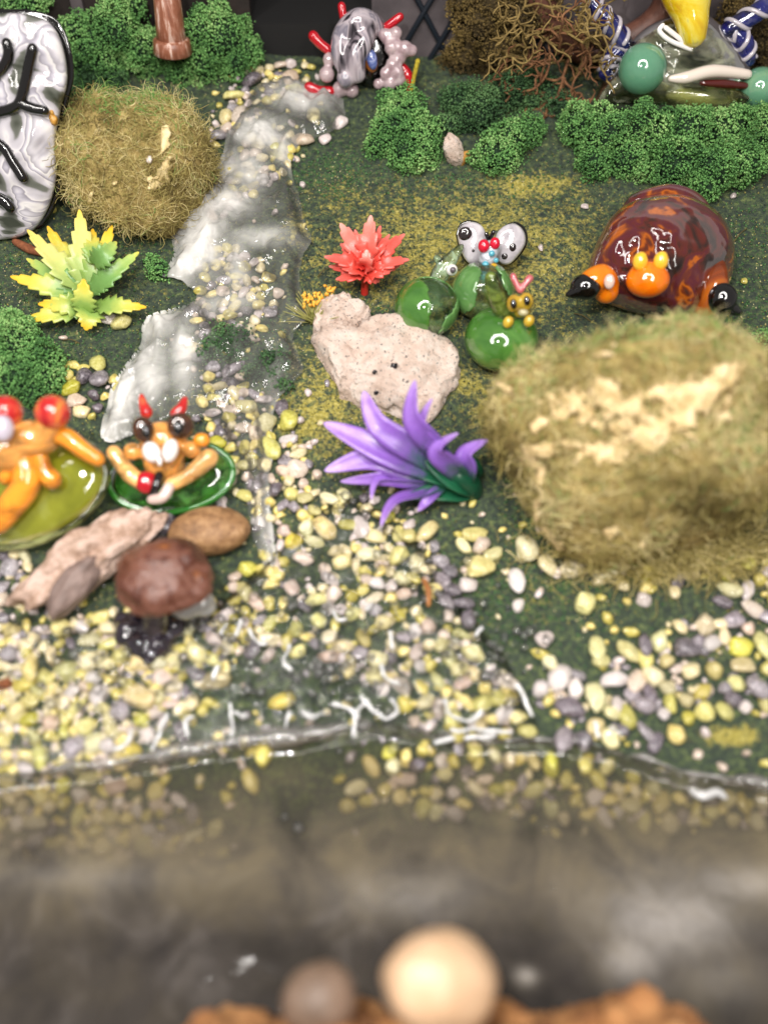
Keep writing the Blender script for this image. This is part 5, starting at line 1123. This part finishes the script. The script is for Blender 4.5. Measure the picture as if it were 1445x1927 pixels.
b = MB(); b.ball(at(378, 1135, .7), (.28, .24, .26), 3, None, .15, 1.3, 3.); b.ball(at(350, 1146, .65), (.26, .2, .2), 3); fuse(b.build('milky_collar', glass('milky_glass', S(206, 204, 200), .4), t), .04, 4)
# ------------------------------------------------------------------ plastic plants
def leaf(parent, pts, w, mat, teeth=0, fold=.25, nst=26, seed=0, thick=.035, shape=.45, twist=0.):
    """pts: 3 or more world points from base to tip; w full width in cm; teeth per side"""
    C, _ = catmull([Vector(p) for p in pts], [0]*len(pts), max(2, nst//(len(pts)-1))); n = len(C)
    V, F, A = [], [], []; ns = [-1, -.55, 0, .55, 1]
    for i, c in enumerate(C):
        u = i/(n-1); tg = (C[min(i+1, n-1)] - C[max(i-1, 0)]).normalized(); vw = (CAM - c).normalized()
        vw = (vw*.8 + Vector((0, 0, 1))*.5).normalized()
        s = tg.cross(vw).normalized(); nn = s.cross(tg).normalized()
        s, nn = s*math.cos(twist)+nn*math.sin(twist), nn*math.cos(twist)-s*math.sin(twist)
        if teeth:
            ww = w*.5*(.34 + .66*min(1, u/.42)**.8)*(1 - max(0, (u-.32)/.68)**1.15) + .008
            k = (u*teeth) % 1.0; ww *= (.70 + .46*k) if u > .15 else 1
        else: ww = w*.5*(math.sin(math.pi*min(1, u**shape*.98+.02))**.75 if u > 0 else .3); ww = max(ww, w*.16*(1-u))
        for a in ns:
            V.append((c + s*(a*ww) + nn*(abs(a)*ww*fold) + nn*.02*noise.noise(c*3))[:]); A.append(u)
    for i in range(n-1):
        for k in range(4): F.append([i*5+k, i*5+k+1, (i+1)*5+k+1, (i+1)*5+k])
    o = mk('leaf', V, F, mat, parent, True, attrs={'along': A}); s = o.modifiers.new('thick', 'SOLIDIFY'); s.thickness = thick; s.offset = -1
    return o
def plastic(name, stops, rough=.35, sss=.15):
    m = M(name, stops, 5, 4, rough=rough, src='along', sss=sss); return m
# yellow and green plant
m_yp = plastic('yellow_green_plastic', [(.0, S(96, 130, 50)), (.35, S(138, 168, 84)), (.6, S(196, 200, 96)), (.82, S(232, 194, 62)), (1., S(240, 184, 46))])
m_gp = plastic('green_plastic', [(.0, S(86, 122, 56)), (.5, S(116, 158, 86)), (.8, S(164, 188, 100)), (1., S(212, 200, 84))])
m_bp = plastic('pale_yellow_plastic', [(.0, S(122, 154, 76)), (.35, S(172, 190, 110)), (.7, S(222, 214, 128)), (1., S(238, 206, 88))])
def plant(name, label, base, stem, leaves, teeth, fold=.3, seed=1):
    t = thing(name, label, 'plant', at(*base))
    g = random.Random(seed)
    for (bx, by, bh, mx, my, mh, tx, ty, th, w, mat) in leaves:
        p = at(mx, my, mh); leaf(t, [at(bx, by, bh), p, at(tx, ty, th)], w*cpx(p), mat, teeth, fold + g.uniform(-.1, .1), nst=64, thick=.024, seed=g.random(), twist=g.uniform(-.35, .35))
    return t
def fan(cx, cy_, h0, tips):
    out = []
    for (tx, ty, th, w, mat) in tips:
        mx, my = cx+(tx-cx)*.5, cy_+(ty-cy_)*.5; out.append((cx+(tx-cx)*.06, cy_+(ty-cy_)*.06, h0, mx, my, (h0+th)/2+.16, tx, ty, th, w, mat))
    return out
ypl = plant('yellow_plant', 'yellow and green plastic plant with toothed leaves at the left', (165, 590), None,
      fan(163, 555, .35, [(150, 394, 1.0, 62, m_bp), (52, 432, .9, 60, m_bp), (90, 425, .6, 56, m_yp), (212, 424, .7, 54, m_yp), (262, 474, .8, 46, m_gp), (235, 500, .4, 44, m_gp), (50, 486, .6, 46, m_gp), (20, 520, .7, 54, m_yp)]) +
      fan(172, 575, .3, [(276, 578, .4, 46, m_yp), (162, 622, .3, 58, m_yp), (46, 604, .35, 48, m_yp), (72, 572, .55, 46, m_yp)]) + fan(176, 500, .8, [(220, 455, 1.0, 46, m_gp), (175, 430, .7, 40, m_yp)]), 7, seed=3)
p = at(160, 545, .7); leaf(ypl, [at(160, 590, .4), at(158, 560, .7), at(158, 525, .95)], 52*cpx(p), m_yp, 6)
# red plant
m_rp = plastic('red_plastic', [(.0, S(206, 52, 44)), (.4, S(222, 78, 66)), (.75, S(230, 96, 86)), (1., S(236, 130, 120))])
m_rp2 = plastic('pale_red_plastic', [(.0, S(236, 170, 156)), (.3, S(222, 90, 78)), (.7, S(232, 124, 112)), (1., S(240, 176, 164))])
rp_ = plant('red_plant', 'red plastic plant with toothed leaves behind the granite rock', (686, 552), None,
      fan(690, 500, .75, [(640, 420, 1.1, 46, m_rp2), (698, 405, 1.25, 48, m_rp2), (733, 440, 1.0, 34, m_rp), (762, 440, .9, 36, m_rp), (770, 488, .8, 34, m_rp), (610, 482, .9, 38, m_rp), (640, 458, .8, 34, m_rp)]) +
      fan(688, 512, .6, [(632, 526, .6, 34, m_rp), (714, 530, .55, 34, m_rp), (640, 500, .9, 38, m_rp), (740, 505, .8, 40, m_rp), (690, 470, 1.2, 32, m_rp2), (668, 432, .9, 34, m_rp), (716, 425, .95, 32, m_rp), (752, 500, .6, 30, m_rp), (618, 500, .6, 30, m_rp)]), 5, seed=5)
MB().tube([at(686, 552, .0), at(687, 530, .3), at(690, 505, .7)], [.085, .08, .07], 10).build('stem', m_rp, rp_)
# purple plant
m_pp = plastic('purple_plastic', [(.0, S(22, 76, 52)), (.22, S(40, 86, 72)), (.38, S(104, 76, 146)), (.58, S(128, 86, 176)), (.82, S(154, 114, 198)), (1., S(186, 154, 218))], .3, .04)
m_gs = plastic('dark_green_plastic', [(.0, S(18, 70, 48)), (.5, S(30, 92, 62)), (1., S(32, 76, 60))], .3)
LV_ = [(608, 795, 700, 838, 56, 1.1), (610, 886, 700, 862, 50, .8), (640, 906, 720, 900, 30, .55), (684, 735, 712, 800, 46, 1.5), (781, 715, 776, 785, 44, 1.7), (814, 750, 792, 805, 30, 1.5), (862, 814, 822, 846, 40, 1.4), (918, 828, 878, 852, 38, 1.2), (716, 990, 742, 945, 32, .45), (698, 940, 714, 900, 20, .6)]
pp = thing('purple_plant', 'purple plastic plant with dark green leaf bases in front of the granite rock', 'plant', at(880, 918))
for (tx, ty, mx, my, w, th) in LV_:
    bx, by = 868+(mx-868)*.12, 905+(my-905)*.12
    if tx > 850: bx, by = 880, 912
    q = at(mx, my, th*.8+.15); m2 = at((bx+mx)/2, (by+my)/2, th*.5+.25)
    leaf(pp, [at(bx, by, .3), m2, q, at(tx, ty, th)], w*cpx(q)*1.1, m_pp, 0, .30, shape=.85, nst=30, thick=.012, twist=.75*math.sin(tx*1.7))
leaf(pp, [at(845, 905, .3), at(820, 925, .5), at(800, 945, .5), at(786, 962, .35)], .2, m_pp, 0, .3, shape=.8)
for (x0, y0, x1, y1, x2, y2, w, h) in ((884, 918, 850, 900, 800, 868, 46, .9), (888, 912, 850, 880, 815, 850, 40, 1.0), (884, 925, 830, 925, 765, 935, 44, .45), (892, 905, 878, 875, 862, 845, 44, .9), (885, 915, 830, 898, 770, 890, 40, .7)):
    leaf(pp, [at(x0, y0, .15), at(x1, y1, h*.7), at(x2, y2, h)], w*cpx(at(x1, y1)), m_gs, 0, .4, shape=.6)
MB().tube([at(884, 922, .02), at(880, 910, .3), at(862, 896, .55)], [.26, .24, .2], 14).build('stem', m_gs, pp)
# orange tuft
t = thing('flower_tuft', 'small grass tuft with orange tips left of the granite chip', 'plant', at(590, 608))
g = np.random.default_rng(3); b = MB(); b2 = MB()
for k in range(70):
    a = g.normal(0, .55); x1, y1 = 592+70*math.sin(a)*g.uniform(.6, 1.1), 606-62*math.cos(a)*g.uniform(.6, 1.1)
    b.tube([at(590+g.normal(0, 4), 606+g.normal(0, 3), 0), at((590+x1)/2+g.normal(0, 2), (606+y1)/2, .35), at(x1, y1, .5)], [.012, .012, .006], 4, 3, False)
tag(b.build('blades', M('straw_green', [(.3, S(126, 132, 66)), (.7, S(190, 180, 110))], 5, rough=.7), t), kind='stuff')
for k in range(46):
    x, y = g.uniform(570, 632), 0; y = 560 + (x-600)*-.18 + g.normal(0, 9); p = at(x, y, .52)
    b2.ball(p, (.035, .03, .07), 1, Euler((g.normal(0, .8), g.normal(0, .8), 0)), .5, 2., k)
tag(b2.build('petals', M('orange_crumb', [(.3, S(222, 150, 40)), (.7, S(248, 198, 84))], 8, rough=.6, sss=.1), t), kind='stuff')
# stray bits: fallen fibres, bark flakes and a curled brown root
b = MB()
for (x, y, x1, y1) in ((1378, 458, 1404, 430), (620, 505, 598, 520), (300, 262, 330, 300), (120, 640, 150, 646), (1080, 590, 1110, 604)): b.tube([at(x, y, .05), at((x+x1)/2, (y+y1)/2-4, .12), at(x1, y1, .04)], .012, 5, 5)
tag(b.build('loose_fibres', m_fib), 'a few loose straw coloured fibres on the dark slope', 'fibres', None, 'stuff')
tag(MB().tube([at(798, 1092, .25), at(806, 1112, .3), at(806, 1138, .22)], [.05, .06, .04], 8).build('brown_root', M('brown_root', [(.3, S(128, 78, 36)), (.7, S(176, 118, 64))], 6, rough=.7)), 'curled brown bit of root lying on the yellow gravel', 'root')
for (x, y, lab) in ((870, 300, 'small ochre bark flake beside the pale upright stone'), (10, 1290, 'small brown bark flake in the gravel at the left edge')):
    stone('bark_flake', lab, 'bark', at(x, y, .08), (.12, .1, .26), bpy.data.materials['reddish_bark'] if x < 100 else M('ochre_bark', [(.3, S(150, 104, 40)), (.7, S(200, 150, 70))], 6, rough=.8), (.2, .5, .3), .3, 1.5, x*.1, 3)
for (x, y, k) in ((1132, 388, 0), (1016, 468, 1), (1320, 372, 2), (1400, 530, 3), (60, 500, 4)):
    pass
